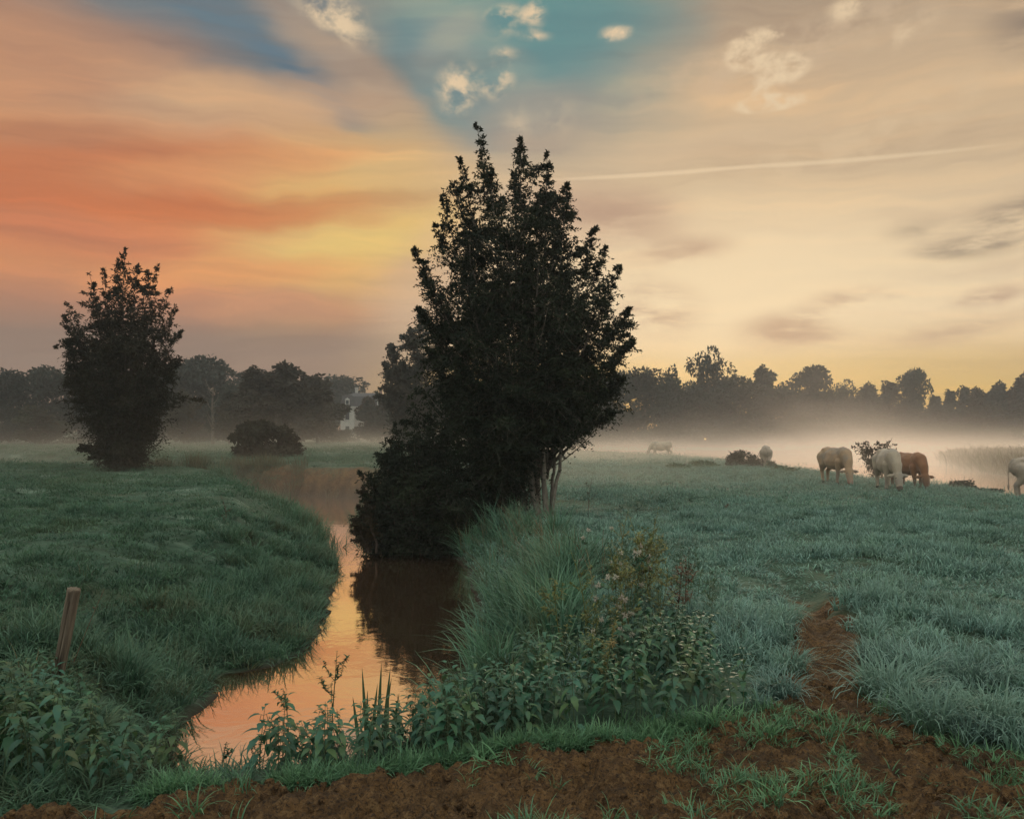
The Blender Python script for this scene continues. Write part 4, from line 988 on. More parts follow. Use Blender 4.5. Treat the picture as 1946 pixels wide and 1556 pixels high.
nettles(-3.35, -1.6, 3.95, 6.5, 100, lambda x, y: y > edge(x)+.12 and srv(x, y) > .25 and y < 6.4-(x+3.35)*1.0 and x < -1.72, (.62,.98), 'nettle in the dark bed below the leaning post', 'nettles below the leaning post', 1, lambda x, y: (1.1-.5*float(sst(4.5, 5.6, y)))*(1-.3*float(sst(-2.7, -1.9, x))))
nettles(-1.35, .15, 4.5, 6.3, 95, lambda x, y: y > edge(x)+.06 and srv(x, y) > .1 and y < edge(x)+.95+.3*(x+.6), (.50,.78), 'nettle in the strip between the water and the trodden earth', 'nettles between water and earth', 2)
nettles(.1, 1.42, 4.9, 6.9, 95, lambda x, y: y > edge(x)+.03 and y < edge(x)+1.5+x*.25, (.52,.80), 'nettle in the tall leafy bank beside the trodden trail', 'nettles beside the trail', 3)

# low weeds and coarse dark clumps that break up the turf
WEED = leaf_mat('pasture weeds', (.026,.070,.042), patch=(.055,.085,.035), patch_scale=1.2, var=.3, trans=.2)
COARSE = leaf_mat('coarse dark grass', (.028,.078,.052), tip=(.07,.14,.09), var=.3, trans=.3)
def rosette(seed, n, L):
    r = np.random.default_rng(seed); mb = MB()
    for k in range(n): leaf_shape(mb, (r.normal(0,.02), r.normal(0,.02), .01), r.uniform(0,6.28), L*r.uniform(.6,1.2), L*r.uniform(.25,.4), r.uniform(.2,1.2), r.uniform(.4,1.6), 6, .06)
    return mb.mesh('rosette', [WEED])
WP = [rosette(700+i, 16, .11) for i in range(3)]+protos(3, 'coarse', COARSE, 710, 34, .10, .12, .30, .0095, .45, 1.3)+protos(2, 'straw', G_DRY, 720, 9, .06, .10, .30, .004, .4, .8)
n = 26000; x = rng.uniform(-24, 24, n); y = 4.5+41*rng.random(n)**.75; cl = fbm(x*1.1, y*1.1, 3, 77)+.5*fbm(x*.28, y*.28, 2, 78)
s = sdf(RIVER, x, y); s2 = sdf(POND, x, y); k = (s > .5) & (s2 > 1) & in_view(x, y, 1) & clear_soil(x, y) & (rng.random(n) < np.clip((cl-.10)*3.2, .02, .85)) & ~((x < 1.5) & (y < np.interp(x, EDX, EDY)+.95)) & (linedist(TRAIL, x, y) > .2)
x, y = x[k], y[k]; idx = rng.choice(8, len(x), p=[.16,.16,.16,.15,.13,.13,.06,.05]); kk = rng.uniform(.6, 1.15, len(x))*np.where(y > 18, 1.15, 1)
p, r, sl = place(x, y, kk, kk*np.where(y > 18, .7, .9), rng, .01, .12); o = scatter_object('pasture_weeds', WP, p, r, sl, idx); tag(o, 'coarse dark weeds and straw tufts dotted through the pasture and meadow', 'weeds')
# ------------------------------------------------------------------ herbs, thistles, docks
HB_G = leaf_mat('herb leaves', (.036,.090,.045), patch=(.070,.098,.036), patch_scale=1.6, var=.25, trans=.3)
HB_Y = leaf_mat('yellowing herb leaves', (.15,.16,.05), patch=(.20,.165,.06), patch_scale=2, var=.2, trans=.3)
HB_B = leaf_mat('brown seed stalks', (.085,.042,.022), patch=(.11,.055,.028), patch_scale=3, var=.2, trans=.1)
FLUFF = leaf_mat('thistle down', (.52,.47,.40), var=.1, trans=.4)
def herb_mesh(rg, h, nb, leafL, leafW, upright=.35, top=True):
    st = MB(); lf = MB()
    P = bez(np.zeros(3), np.array([rg.normal(0,.04), rg.normal(0,.04), h*.5]), np.array([rg.normal(0,.07), rg.normal(0,.07), h]), 8); st.tube(P, np.linspace(.005,.0015,8), 5)
    tips = [P]
    for j in range(nb):
        f = rg.uniform(.2, .9); b = P[int(f*7)]; a = rg.uniform(0, 6.28); l = h*rg.uniform(.22,.42)*(1.1-f*.6); e = rg.uniform(upright, 1.1)
        q = bez(b, b+np.array([math.cos(a)*l*.5, math.sin(a)*l*.5, l*.25]), b+np.array([math.cos(a)*math.cos(e)*l, math.sin(a)*math.cos(e)*l, math.sin(e)*l]), 6); st.tube(q, np.linspace(.0025,.001,6), 4); tips.append(q)
    for q in tips:
        m = int(6+len(q)*1.6)
        for j in range(m):
            i = rg.uniform(.15, 1)*(len(q)-1); i0 = int(min(i, len(q)-2)); b = q[i0]+(q[i0+1]-q[i0])*(i-i0)
            leaf_shape(lf, b, rg.uniform(0,6.28), leafL*rg.uniform(.6,1.25), leafW*rg.uniform(.7,1.2), rg.uniform(-.1,.9), rg.uniform(.2,1.2), 5, .0)
    return st, lf, tips
def herb(name, rg, x, y, h, nb, L, W, lm, sm, label, group=None, cat='plant', fluff=0, spike=False, dz=-.02):
    st, lf, tips = herb_mesh(rg, h, nb, L, W)
    if spike:
        for q in tips:
            for j in range(int(30*len(q)/6)):
                i = rg.uniform(.35, 1)*(len(q)-1); i0 = int(min(i, len(q)-2)); b = q[i0]+(q[i0+1]-q[i0])*(i-i0)
                a = rg.uniform(0,6.28); d = np.array([math.cos(a), math.sin(a), .6]); leaf_shape(st, b, a, .012, .012, .3, .6, 3, 0)
    o = link(name, st.mesh(name, [sm])); c = link('leaves', lf.mesh('leaves', [lm]), o); tag(o, label, cat, group)
    o.location = (x, y, gz(x, y)+dz); o.rotation_euler = (0,0,rg.uniform(0,6.28))
    if fluff:
        for q in tips[:fluff]:
            fb = MB(); c0 = q[-1]; n = 42; u = rg.normal(0,1,(n,3)); u /= np.linalg.norm(u,axis=1)[:,None]; rr = rg.uniform(.010,.03,n)[:,None]
            V, F = leaf_quads(rg, c0+u*rr*.2, u, rr[:,0], rr[:,0]*.35); fb.add(V, F)
            link('seed_head', fb.mesh('seed_head', [FLUFF], False), o)
    return o
rg = np.random.default_rng(81)
hs = [herb('herb', rg, 0, 0, h, 7, .055, .016, HB_G, NET_S, 'leafy green herb in the tangle beside the stream', 'green herbs beside the stream') for h in (.5,.62,.55,.7)]
ys_h = [herb('herb', rg, 0, 0, h, 9, .045, .016, HB_Y, HB_Y, 'yellowing bushy herb in the tangle beside the stream', 'yellowing herbs beside the stream') for h in (.6,.75,.66)]
def spread(protos_, spots, rg, lo=.8, hi=1.2):
    for i, (x, y) in enumerate(spots):
        o = protos_[i] if i < len(protos_) else copy_tree(protos_[i % len(protos_)])
        o.location = (x, y, gz(x, y)-.02); k = rg.uniform(lo, hi); o.scale = (k,k,k); o.rotation_euler = (rg.normal(0,.1), rg.normal(0,.1), rg.uniform(0,6.28))
def pxy(px, py, z=0.0):
    d = (1.75-z)*FPX/(py-HY); return (px-CX)/FPX*d, d
sp = []
while len(sp) < 95:
    x, y = rg.uniform(.15, 2.3), rg.uniform(6.3, 12.5)
    if srv(x, y) > .55 and linedist(TRAIL, np.array([x]), np.array([y]))[0] > .38 and x < 1.75+.12*(y-6.5): sp.append((x, y))
spread(hs, sp, rg, .4, .8)
sp = [pxy(px+rg.normal(0,22), py+rg.normal(0,22), .0) for px, py in ((1180,1240),(1200,1200),(1225,1180),(1240,1150),(1210,1160),(1170,1210),(1190,1270),(1150,1250),(1250,1200),(1228,1120),(1235,1095),(1215,1230),(1165,1180),(1140,1290),(1100,1300),(1090,1330),(1255,1240),(1185,1170),(1205,1260))]
spread(ys_h, sp, rg, .75, 1.2)
for px, py, h, nf, lab in ((1160,1275,.62,9,'thistle with the brightest tuft of white down, low in the herb tangle'),(1178,1265,.6,5,'thistle with small white down beside the brightest tuft'),(1195,1215,.62,4,'thistle going to pale seed among yellowing herbs'),
        (1212,1190,.6,4,'thistle with pinkish-white seed heads between yellow herbs'),(1162,1130,.62,5,'thistle with creamy seed heads up the bank near the reeds'),(1110,1125,.6,3,'faded thistle at the edge of the reed bed')):
    x, y = pxy(px, py); herb('thistle', rg, x, y, h, 8, .06, .02, HB_G, NET_S, lab, None, 'thistle', nf)
for px, py, h, nb, lab in ((1288,1240,.62,9,'rust-brown dock in seed above the tall nettles'),(1300,1225,.55,7,'smaller brown dock leaning beside the rust-brown one'),(1118,1000,.95,4,'tall dark brown dock spike beside the bare trunks'),
        (430,992,.5,2,'lone brown dock stalk on the meadow across the stream'),(1375,1000,.3,2,'short dark weed stalk out on the open pasture')):
    x, y = pxy(px, py, -.1 if px > 500 else .15); herb('dock', rg, x, y, h, nb, .05, .018, HB_B, HB_B, lab, None, 'dock', 0, True)
# weeds silhouetted against the water
for px, py, d, h, nb, lab in ((627,1238,5.3,.62,8,'tall seeding weed standing dark against the orange water'),(545,1310,5.3,.45,5,'shorter forked weed beside the tall seeding one'),(500,1360,5.2,.4,6,'low leafy weed at the near tip of the water'),(780,1290,5.7,.42,5,'nettle-leaved weed drooping beside the flag leaves'),(420,1400,5.2,.3,3,'thin weed poking up at the water corner')):
    x = (px-CX)/FPX*d; zt = 1.75-(py-HY)/FPX*d; o = herb('weed', rg, x, d, h, nb, .035, .014, HB_G, HB_G, lab, None, 'weed', 0, True); o.location.z = zt-h; o.rotation_euler = (0,0,0)
# bushy leafy mound at the foot of the tall weed
NB = leaf_mat('flag leaves', (.045,.10,.055), tip=(.09,.13,.06), var=.1, trans=.3)
d = 6.0; x = (715-CX)/FPX*d; mb = MB()
for dx, l, lean, az in ((-.09,.34,-.12,0),(-.05,.50,-.06,0),(-.03,.42,.10,0),(0,.52,.05,0),(.015,.44,.16,0),(.03,.50,.10,0),(.06,.42,.03,0),(.075,.36,.16,0),(-.065,.36,.02,0)):
    k = np.linspace(0,1,7); c = np.stack([dx+np.sin(lean*1.0)*l*k+.03*lean*k**2, rg.normal(0,.02)*np.ones(7), l*k], 1); w = .0105*np.array([1,1,1,.95,.8,.5,.05])
    V = np.stack([c-np.array([1,.2,0])*w[:,None], c+np.array([0,-.004,0]), c+np.array([1,.2,0])*w[:,None]], 1).reshape(-1,3); i = np.arange(6)*3
    mb.add(V, np.concatenate([np.stack([i,i+1,i+4,i+3],1), np.stack([i+1,i+2,i+5,i+4],1)]), 0, np.repeat(k,3))
o = link('flag_iris', mb.mesh('flag_iris', [NB])); o.location = (x, d, -.45); o.scale = (1.15,1.15,1.2); tag(o, 'clump of sword-shaped flag leaves rising from the near water edge', 'iris')

# ------------------------------------------------------------------ grass tussocks beside the trail
TUS = [tuft('tussock', np.random.default_rng(600+i), G_FIELD, 260, .16, .20, .40, .0095, .38, 1.6, seg=5) for i in range(3)]
for i, (px, py, k, lab) in enumerate(((1770,1385,1.0,'round grass tussock bulging over the trodden earth, nearest the bare patch'),(1690,1330,1.15,'big grass tussock overhanging the trail on the pasture side'),(1890,1385,1.05,'grass tussock at the corner of the trodden earth, by the picture edge'),
        (1672,1268,.9,'grass tussock where the trail narrows, pasture side'),(1500,1275,.8,'grass tussock on the stream side of the trail'),(1480,1330,.75,'low grass tussock between the nettles and the trail mouth'),(1745,1290,.95,'grass tussock just behind the big overhanging one'),(1492,1185,.8,'small grass tussock farther up the trail, stream side'),(1850,1310,.9,'grass tussock out in the pasture behind the corner one'))):
    x, y = pxy(px, py, .02); o = link('grass_tussock', TUS[i % 3]); o.location = (x, y, gz(x, y)-.02); o.scale = (k, k, k*.95); o.rotation_euler = (0,0,i*1.3); tag(o, lab, 'grass tussock')
# bushes on the pasture and the water edge
def small_bush(px, py, hpx, wpx, d, lab, mk='d', n=2200, q=.10, base=None, name='bush'):
    r = np.random.default_rng(int(px)); x = (px-CX)/FPX*d; z = gz(x, d) if base is None else base; H = hpx/FPX*d; W = wpx/FPX*d
    V, F = far_crown(r, H, W, 'bush', q, n); sb_ = MB()
    for _ in range(9):
        a = r.uniform(0,6.28); sb_.tube([(0,0,-.05), (math.cos(a)*W*.2, math.sin(a)*W*.2, H*.6), (math.cos(a)*W*.4, math.sin(a)*W*.4, H*r.uniform(.85,1.2))], [.02,.012,.004], 4)
    root = empty(name, (x, d, z-.03)); tag(root, lab, 'bush')
    link('foliage', mesh('foliage', V, F, [{'d':LF1,'r':LF2,'p':HB_G}[mk]], False), root); link('stem', sb_.mesh('stem', [BARK]), root)
small_bush(497,862,72,132,45,'rounded brown-green bush standing alone on the misty meadow','r',7000,.15)
small_bush(548,863,48,60,46,'lower shoulder bush leaning on the lone rounded meadow bush','r',2600,.15)
small_bush(1405,875,32,56,47,'dark leafy bush behind a low brown clod on the pasture','d')
small_bush(1432,880,26,34,46.5,'smaller dark bush close beside the leafy one, near the cow seen from behind','d',1200)
small_bush(1465,880,16,22,46,'tiny green bush right by the feet of the cow seen from behind','p',700)
small_bush(1828,928,24,50,31,'low dark shrub on the brow by the water beyond the brown cow','d',1600,.07)
small_bush(1335,880,14,60,45,'flat green weed patch on the pasture left of the dark bush','p',900)
small_bush(1290,885,12,50,43,'small flat weed patch on the pasture near the farthest cow','p',700)
small_bush(1490,890,12,50,42,'low spreading weeds on the pasture right of the cow seen from behind','p',800)
small_bush(1880,940,11,60,29.5,'low dark weeds on the brow next to the cow cut by the picture edge','d',1000,.06)
# open willow bush between two cattle
rng = np.random.default_rng(91)
OB = [(1628,842,1662,900,.3,0,.25,70),(1640,838,1664,900,.3,.3,.25,80),(1655,850,1666,900,.35,-.2,.2,90),(1675,845,1668,900,.32,.2,.25,80),(1690,840,1672,900,.28,-.1,.3,60),(1640,870,1662,900,.35,-.3,.2,80),(1662,872,1668,905,.4,-.4,.1,110),(1680,875,1670,905,.35,.3,.1,90),(1650,890,1665,908,.3,-.4,.1,60),(1695,832,1672,900,.2,0,.6,24)]
OB = [s_[:4]+(s_[4]*1.35,)+s_[5:] for s_ in OB]
p = at(1667, 905, 36); shoot_tree('bush', 36, (p[0], p[1]), OB, LEAF_WILL, BARK, rng, .085, .034, .36, 10, [], 'open leafy willow bush on the brow between the cream and the whitish cow', 'bush')
# ------------------------------------------------------------------ grazing cattle
def ico(sub=2):
    bm = bmesh.new(); bmesh.ops.create_icosphere(bm, subdivisions=sub, radius=1.0)
    V = np.array([v.co[:] for v in bm.verts]); F = np.array([[v.index for v in f.verts] for f in bm.faces]); bm.free(); return V, F
IV, IF_ = ico(2)
def cow_mesh(pose, fat=1.0):
    """one continuous body: rounded masses fused by a voxel remesh, then smoothed. x forward, z up, hooves on z = 0"""
    b = MB()
    def ell(c, r, ry=0.0):
        V = IV*np.array(r); cs, sn = math.cos(ry), math.sin(ry)
        V = np.stack([V[:,0]*cs+V[:,2]*sn, V[:,1], -V[:,0]*sn+V[:,2]*cs], 1)+np.array(c); b.add(V, IF_)
    def limb(pts, rs):
        pts = np.array(pts, float)
        for k in range(len(pts)-1):
            L = np.linalg.norm(pts[k+1]-pts[k]); n = max(2, int(L/min(rs[k], rs[k+1])*3.2)+1)
            for t in np.linspace(0, 1, n): ell(pts[k]*(1-t)+pts[k+1]*t, [rs[k]*(1-t)+rs[k+1]*t]*3)
    f = fat
    ell((-.02,0,.83),(.68,.32*f,.36)); ell((.02,0,.76),(.52,.35*f,.33)); ell((-.1,0,1.08),(.6,.16,.12)); ell((-.5,0,.95),(.34,.25,.27)); ell((-.66,0,.90),(.2,.22,.26))
    ell((.47,0,.90),(.31,.235,.34)); ell((.42,0,1.10),(.30,.09,.13)); ell((0,0,1.10),(.55,.07,.09)); ell((-.5,.15,1.12),(.12,.07,.06)); ell((-.5,-.15,1.12),(.12,.07,.06))
    ell((-.72,0,1.10),(.1,.06,.07)); ell((.64,0,.70),(.14,.13,.2))
    hx, hy, hz = pose['head']           # poll of the head
    n0 = np.array((.60,0,.98)); hp = np.array((hx, hy, hz)); nm = (n0+hp)/2+np.array((.06,0,.03))
    limb([n0, nm, hp], [.22,.155,.108]); limb([n0+np.array((.0,0,-.18)), nm+np.array((-.03,0,-.09))], [.18,.105])
    a = pose.get('yaw', 0.0); pt = pose.get('pitch', 1.35)-.15
    hd = np.array((math.cos(pt)*math.cos(a), math.cos(pt)*math.sin(a), -math.sin(pt))); side = np.array((-math.sin(a), math.cos(a), 0))
    fwd = np.cross(side, hd); fwd /= np.linalg.norm(fwd)          # forehead normal
    if fwd[0] < 0 and abs(a) < 1: fwd = -fwd
    mz = hp+hd*.40
    limb([hp+hd*.02, hp+hd*.16, hp+hd*.30, mz], [.135,.125,.10,.088]); ell(mz+hd*.02, (.095,.09,.07)); ell(hp+hd*.1-fwd*.05, (.07,.07,.09))
    for s in (1,-1):
        ell(hp+side*s*.075+hd*.11+fwd*.05, (.028,.028,.028))
        e0 = hp+side*s*.11; e1 = hp+side*s*.31+hd*.03-fwd*.03; limb([e0, (e0+e1)/2, e1], [.032,.058,.020]); ell((e0+e1)/2+hd*.015, (.05,.06,.055))
    F1, F2, H1, H2 = pose.get('legs', (0,0,0,0))
    for s, o in ((1,F1),(-1,F2)):
        limb([(.48,.15*s,.74),(.47+o*.3,.155*s,.55),(.49+o*.6,.15*s,.36),(.48+o*.85,.15*s,.12)], [.14,.10,.066,.048]); limb([(.48+o*.85,.15*s,.12),(.505+o,.15*s,.03)], [.050,.058])
        ell((.49+o*.6,.15*s,.36), (.058,.054,.065))
    for s, o in ((1,H1),(-1,H2)):
        limb([(-.56,.14*s,.86),(-.50+o*.25,.17*s,.66),(-.60+o*.5,.165*s,.50),(-.69+o*.7,.155*s,.41),(-.66+o*.9,.15*s,.12)], [.22,.17,.098,.068,.049]); limb([(-.66+o*.9,.15*s,.12),(-.63+o,.15*s,.03)], [.050,.058])
    limb([(-.80,0,1.09),(-.87,0,1.0),(-.885,.01,.75),(-.875,.02,.45)], [.036,.028,.022,.024]); ell((-.875,.02,.36),(.035,.035,.12))
    me = b.mesh('cow_parts', [], True); o = bpy.data.objects.new('cow_parts', me); COL.objects.link(o)
    md = o.modifiers.new('r', 'REMESH'); md.mode = 'VOXEL'; md.voxel_size = .021; md.use_smooth_shade = True
    ms = o.modifiers.new('s', 'SMOOTH'); ms.iterations = 5; ms.factor = .5
    dg = bpy.context.evaluated_depsgraph_get(); out = bpy.data.meshes.new_from_object(o.evaluated_get(dg))
    bpy.data.objects.remove(o); bpy.data.meshes.remove(me); out.name = 'cow'
    info = dict(hp=hp, hd=hd, side=side, fwd=fwd, mz=mz); return out, info
def cow_mat(name, base, patch, dark, amt=.5, leg=None):
    m, nt, out = newmat(name); N = NT(nt); tc = N.n('ShaderNodeTexCoord'); P = tc.outputs['Object']
    n1 = N.noise(P, 2.1, 3, .5); n2 = N.noise(P, 7, 4, .6); mp = N.n('ShaderNodeMapping'); mp.inputs['Scale'].default_value = (60,60,14); N.l(P, mp.inputs[0]); n3 = N.noise(mp.outputs[0], 1.0, 3, .6)
    c = N.mix(N.maprange(n1.outputs[0], .44, .62, 0, amt), base, patch); c = N.mix(N.maprange(n2.outputs[0], .55, .75, 0, .45), c, dark)
    c = N.mix(N.maprange(n3.outputs[0], .35, .7, 0, .3), c, dark)
    if leg:
        sp = N.n('ShaderNodeSeparateXYZ'); N.l(P, sp.inputs[0]); c = N.mix(N.maprange(sp.outputs[2], .62, .2), c, leg)
    b = N.n('ShaderNodeBsdfPrincipled'); b.inputs['Roughness'].default_value = .75; b.inputs['Specular IOR Level'].default_value = .25; N.l(c, b.inputs['Base Color'])
    b.inputs['Sheen Weight'].default_value = .15
    bp = N.n('ShaderNodeBump'); bp.inputs['Strength'].default_value = .35; bp.inputs['Distance'].default_value = .01; N.l(n3.outputs[0], bp.inputs['Height']); N.l(bp.outputs[0], b.inputs['Normal'])
    N.l(b.outputs[0], out.inputs[0]); return m
HORN = rough_mat('dark hoof', (.03,.025,.02), (.05,.04,.03), 30); EYE = rough_mat('dark eye', (.008,.006,.005), (.012,.01,.01), 30, rough=.15, bump=0, spec=.6)
MUZ = rough_mat('pinkish muzzle', (.20,.12,.09), (.27,.17,.13), 20); MUZD = rough_mat('dark muzzle', (.05,.035,.03), (.08,.055,.045), 20)
CREAM = cow_mat('cream hide', (.33,.215,.125), (.20,.165,.13), (.17,.11,.07), .85); WHITE = cow_mat('whitish hide', (.37,.30,.22), (.24,.21,.175), (.20,.15,.11), .8)
CHEST = cow_mat('chestnut hide', (.175,.066,.024), (.22,.10,.042), (.085,.034,.014), .8, (.09,.045,.025)); GREY = cow_mat('grey white hide', (.34,.275,.21), (.22,.19,.16), (.18,.14,.11), .85)
def cow(px, py, hpx, rz, mat, muz, pose, label, fat=1.0, d=None):
    me, q = cow_mesh(pose, fat)
    d = d or 1.27*FPX/hpx; x = (px-CX)/FPX*d; z = gz(x, d)
    o = link('cow', me); me.materials.append(mat); o.location = (x, d, z+.02); o.rotation_euler = (0, 0, R(rz)); tag(o, label, 'cow')
    # hooves and muzzle take their own colour
    me.materials.append(HORN); me.materials.append(muz); mi = np.zeros(len(me.polygons), np.int32)
    C = np.zeros(len(me.polygons)*3); me.polygons.foreach_get('center', C); C = C.reshape(-1,3)
    mi[C[:,2] < .06] = 1; mi[np.linalg.norm(C-(q['mz']+q['hd']*.03), axis=1) < .11] = 2
    me.polygons.foreach_set('material_index', mi)
    for s in (1,-1):
        e = MB(); e.add(IV*.017+q['hp']+q['side']*s*.098+q['hd']*.12+q['fwd']*.082, IF_); link('eye', e.mesh('eye', [EYE]), o)
    return o
P1 = dict(head=(.95,-.08,.46), yaw=-.25, pitch=1.30, legs=(.05,-.14,-.12,.10)); P2 = dict(head=(.94,.05,.46), yaw=.1, pitch=1.35, legs=(.10,-.06,.06,-.08)); P3 = dict(head=(.97,-.06,.46), yaw=-.2, pitch=1.28, legs=(-.12,.08,.10,-.10))
P4 = dict(head=(.95,0,.45), yaw=0, pitch=1.3, legs=(.05,-.05,.08,-.06)); P5 = dict(head=(.96,.02,.46), yaw=.1, pitch=1.25, legs=(.1,-.12,-.15,.1)); P6 = dict(head=(.95,0,.47), yaw=0, pitch=1.2, legs=(.05,-.1,.08,-.04))
cow(1588, 920, 72, -80, CREAM, MUZ, P1, 'cream cow with greyish rump grazing, first of the three cattle on the brow')
cow(1688, 929, 80, -100, WHITE, MUZD, P2, 'whitish cow grazing head-on, between the bush and the brown cow')
cow(1728, 924, 72, -82, CHEST, MUZD, P3, 'chestnut brown cow grazing on the brow, the only brown one')
cow(1455, 884, 44, 76, GREY, MUZD, P4, 'pale cow seen from behind beside a dark bush on the pasture', .95)
cow(1256, 867, 30, 172, WHITE, MUZD, P5, 'small whitish cow farthest off, grazing at the edge of the mist')
cow(1984, 962, 86, -22, GREY, MUZD, P6, 'grey-white cow cut off by the picture edge, rump showing')
# ------------------------------------------------------------------ house and low buildings in the mist
WALLM = rough_mat('white render', (.36,.335,.30), (.44,.41,.37), 1.5, bump=.1, coord='Object'); ROOFM = rough_mat('slate roof', (.045,.045,.05), (.075,.07,.07), 6, bump=.3); FRAMEM = rough_mat('painted frame', (.36,.34,.31), (.42,.40,.37), 3, bump=0)
m, nt, out = newmat('dark window glass'); b_ = nt.nodes.new('ShaderNodeBsdfPrincipled'); b_.inputs['Base Color'].default_value = (.03,.035,.04,1); b_.inputs['Roughness'].default_value = .08; nt.links.new(b_.outputs[0], out.inputs[0]); GLASS = m
BRICKM = rough_mat('chimney brick', (.16,.10,.075), (.22,.14,.10), 8)
def frustum(mb, c, w0, d0, w1, d1, z0, z1):
    V = [(c[0]+sx*w/2, c[1]+sy*dd/2, z) for z, w, dd in ((z0,w0,d0),(z1,w1,d1)) for sx, sy in ((-1,-1),(1,-1),(1,1),(-1,1))]
    mb.add(V, [[0,1,5,4],[1,2,6,5],[2,3,7,6],[3,0,4,7],[4,5,6,7],[3,2,1,0]])
def house():
    d = 150.0; x = (694-CX)/FPX*d; z = gz(x, d); root = empty('house', (x, d, z), R(6)); root.scale = (.86,.86,.84); tag(root, 'white two-storey house with dark mansard roof half hidden by trees in the mist', 'house')
    wl = MB()
    WX = 8.8/2; wl.box((0,0,3.1), (8.8,7,6.2)); wl.box((-1.7-1.4,-3.9,3.1), (2.6,1.2,6.2)); wl.box((0,0,6.32), (9.3,7.5,.28)); wl.box((-3.1,-4.0,6.34), (3.0,1.5,.30)); wl.box((0,-3.55,3.2), (8.7,.14,.2)); w = link('wall', wl.mesh('wall', [WALLM], False), root)
    rf = MB(); frustum(rf, (0,0), 8.9, 7.1, 7.2, 5.4, 6.462, 8.5); frustum(rf, (0,0), 7.3, 5.5, 4.5, .4, 8.503, 9.3); frustum(rf, (-3.1,-3.9), 2.7, 1.3, 1.9, .7, 6.492, 8.7)
    r = link('roof', rf.mesh('roof', [ROOFM], False), root)
    for cx in (-1.7, 3.0):
        cb = MB(); cb.box((cx,.3,9.3), (.55,.55,2.0)); cb.box((cx,.3,10.35), (.7,.7,.14)); link('chimney', cb.mesh('chimney', [BRICKM if cx > 0 else WALLM], False), r)
    for cx in (-3.1, .9, 2.9):
        y = -4.4 if cx < -2 else -3.45
        db = MB(); db.box((cx, y+.15, 7.3), (.85,.9,1.0)); frustum(db, (cx, y+.15), 1.05, 1.1, .1, .9, 7.803, 8.15); dm = link('dormer', db.mesh('dormer', [FRAMEM], False), r)
        gb = MB(); gb.box((cx, y-.33, 7.28), (.5,.06,.7)); link('pane', gb.mesh('pane', [GLASS], False), dm)
    for cz, hh in ((1.7,1.8),(4.75,1.8)):
        for cx in (-3.1,-.9,1.2,3.2):
            y = -4.5 if cx < -2 else -3.5
            fb = MB(); fb.box((cx-.42,y-.04,cz),(.1,.12,hh+.2)); fb.box((cx+.42,y-.04,cz),(.1,.12,hh+.2)); fb.box((cx,y-.04,cz+hh/2+.05),(.74,.12,.1)); fb.box((cx,y-.06,cz-hh/2-.06),(.74,.16,.1)); f = link('window', fb.mesh('window', [FRAMEM], False), root)
            gb = MB(); gb.box((cx,y-.01,cz),(.74,.06,hh-.02)); gb.box((cx,y-.045,cz),(.05,.03,hh-.02)); link('pane', gb.mesh('pane', [GLASS], False), f)
house()
def shed(px, py, wpx, hpx, d, n, label, base=None):
    x = (px-CX)/FPX*d; w = wpx/FPX*d; h = hpx/FPX*d; z = gz(x, d) if base is None else base; root = empty('shed', (x, d, z)); tag(root, label, 'building')
    wb = MB(); wb.box((0,1.5,h*.5), (w,3,h)); link('wall', wb.mesh('wall', [WALLM], False), root)
    rb = MB(); frustum(rb, (0,1.5), w+.4, 3.4, w-.3, .5, h+.003, h*1.35); link('roof', rb.mesh('roof', [ROOFM], False), root)
    for k in range(n):
        wx = (-.5+(k+.5)/n)*w; fb = MB(); s = w/n*.5
        fb.box((wx-s/2,-.03,h*.55),(.09,.1,h*.55)); fb.box((wx+s/2,-.03,h*.55),(.09,.1,h*.55)); fb.box((wx,-.03,h*.85),(s-.09,.1,.09)); f = link('window', fb.mesh('window', [FRAMEM], False), root)
        gb = MB(); gb.box((wx,-.01,h*.55),(s-.09,.06,h*.5)); link('pane', gb.mesh('pane', [GLASS], False), f)
shed(1455, 825, 74, 20, 118, 6, 'long low pale building with a row of windows dissolving in the mist', None)
shed(621, 832, 26, 13, 108, 3, 'small pale garden building low in the mist beside the white house')
# rail beyond the far cow
d = 112.0; x = (1276-CX)/FPX*d; z = gz(x, d); root = empty('fence', (x, d, z)); tag(root, 'low pale rail fence in the mist behind the farthest cow', 'fence')
rb = MB(); rb.box((0,0,1.25), (4.0,.08,.16)); link('rail', rb.mesh('rail', [FRAMEM], False), root)
for k in range(4):
    pb = MB(); pb.box((-1.8+k*1.2,.09,.65), (.1,.09,1.4)); link('post', pb.mesh('post', [FRAMEM], False), root)
# a lit lamp far off among the trees
m, nt, out = newmat('warm lamp glow'); em = nt.nodes.new('ShaderNodeEmission'); em.inputs[0].default_value = (1,.55,.2,1); em.inputs[1].default_value = 3.0; nt.links.new(em.outputs[0], out.inputs[0])
d = 116.0; x = (1340-CX)/FPX*d; z = gz(x, d); root = empty('lamp_post', (x, d, z)); tag(root, 'tiny lamp glowing orange at the foot of the tallest misty tree', 'lamp')
pb = MB(); pb.tube([(0,0,-.1),(0,0,2.0)], [.05,.04], 6); link('pole', pb.mesh('pole', [BARK]), root)
lb = MB(); lb.add(IV*.11+np.array([0,-.02,2.1]), IF_); link('lamp', lb.mesh('lamp', [m]), root)

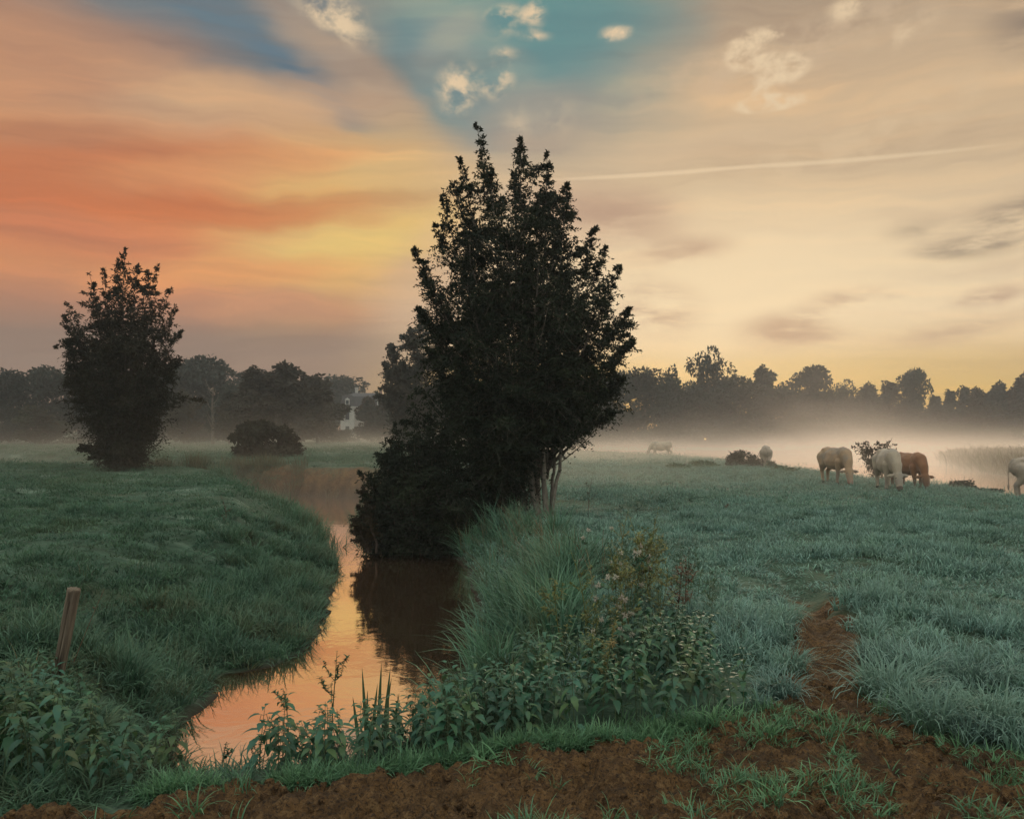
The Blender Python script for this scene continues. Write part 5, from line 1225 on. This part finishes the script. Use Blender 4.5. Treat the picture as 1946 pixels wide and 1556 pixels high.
# ------------------------------------------------------------------ leaning fence post
def post():
    d = 6.1; xb, _, _ = at(98, 1300, d); z0 = gz(xb, d)-.12; tip = at(141, 1118, d-.05); L = np.linalg.norm(tip-np.array([xb,d,z0]))
    n, k = 60, 40; q = np.linspace(0,1,n)[:,None]; an = np.linspace(0,2*np.pi,k,endpoint=False)[None,:]
    r = .035*(1+.15*q)+.004*fbm(np.cos(an)*2.2+q*0, np.sin(an)*2.2+q*3, 3, 91)*2+.010*fbm(an*4+0*q, q*1.5+0*an, 3, 92)
    groove = np.exp(-((an-4.55+.35*(1-q))/.30)**2)*sst(1.0,.85,q); r = r-.030*groove-.006*np.exp(-((an-3.6)/.1)**2)-.005*np.exp(-((an-5.6)/.09)**2)
    X = np.cos(an)*r*1.05; Y = np.sin(an)*r; Z = q*L+0*an
    topd = .012*fbm(np.cos(an)*2+5, np.sin(an)*2, 3, 95)*2; Z = np.where(q > .97, Z+topd, Z)
    V = np.stack([X,Y,Z],-1).reshape(-1,3); i = (np.arange(n-1)[:,None]*k+np.arange(k)[None,:]); j = (np.arange(n-1)[:,None]*k+(np.arange(k)[None,:]+1)%k)
    F = np.stack([i,j,j+k,i+k],-1).reshape(-1,4); T = np.array([[ (n-1)*k+a, (n-1)*k+(a+1)%k, n*k] for a in range(k)])
    V = np.concatenate([V, [[0,0,L-.012]]])
    m = rough_mat('weathered post wood', (.105,.078,.055), (.20,.155,.112), 5, (.030,.020,.013), stretch=(9,9,.7), bump=.6)
    me = mesh('fence_post', V, [F, T], [m]); o = link('fence_post', me); o.location = (xb, d, z0)
    v = Vector(tip)-Vector((xb,d,z0)); o.rotation_euler = Vector((0,0,1)).rotation_difference(v).to_euler()
    tag(o, 'weathered split fence post leaning among the nettles', 'post')
    mb = MB(); P = [at(140,1218,d+.25), at(178,1162,d+.3), at(199,1118,d+.35)]; P[0][2] -= .15; mb.tube(bez(*P, 10), np.linspace(.0028,.0014,10), 4); mb.add(IV*.006+at(178,1154,d+.29), IF_)
    o = link('dry_stalk', mb.mesh('dry_stalk', [G_DRY])); tag(o, 'single dry grass stalk slanting up beside the leaning post', 'stalk')
post()
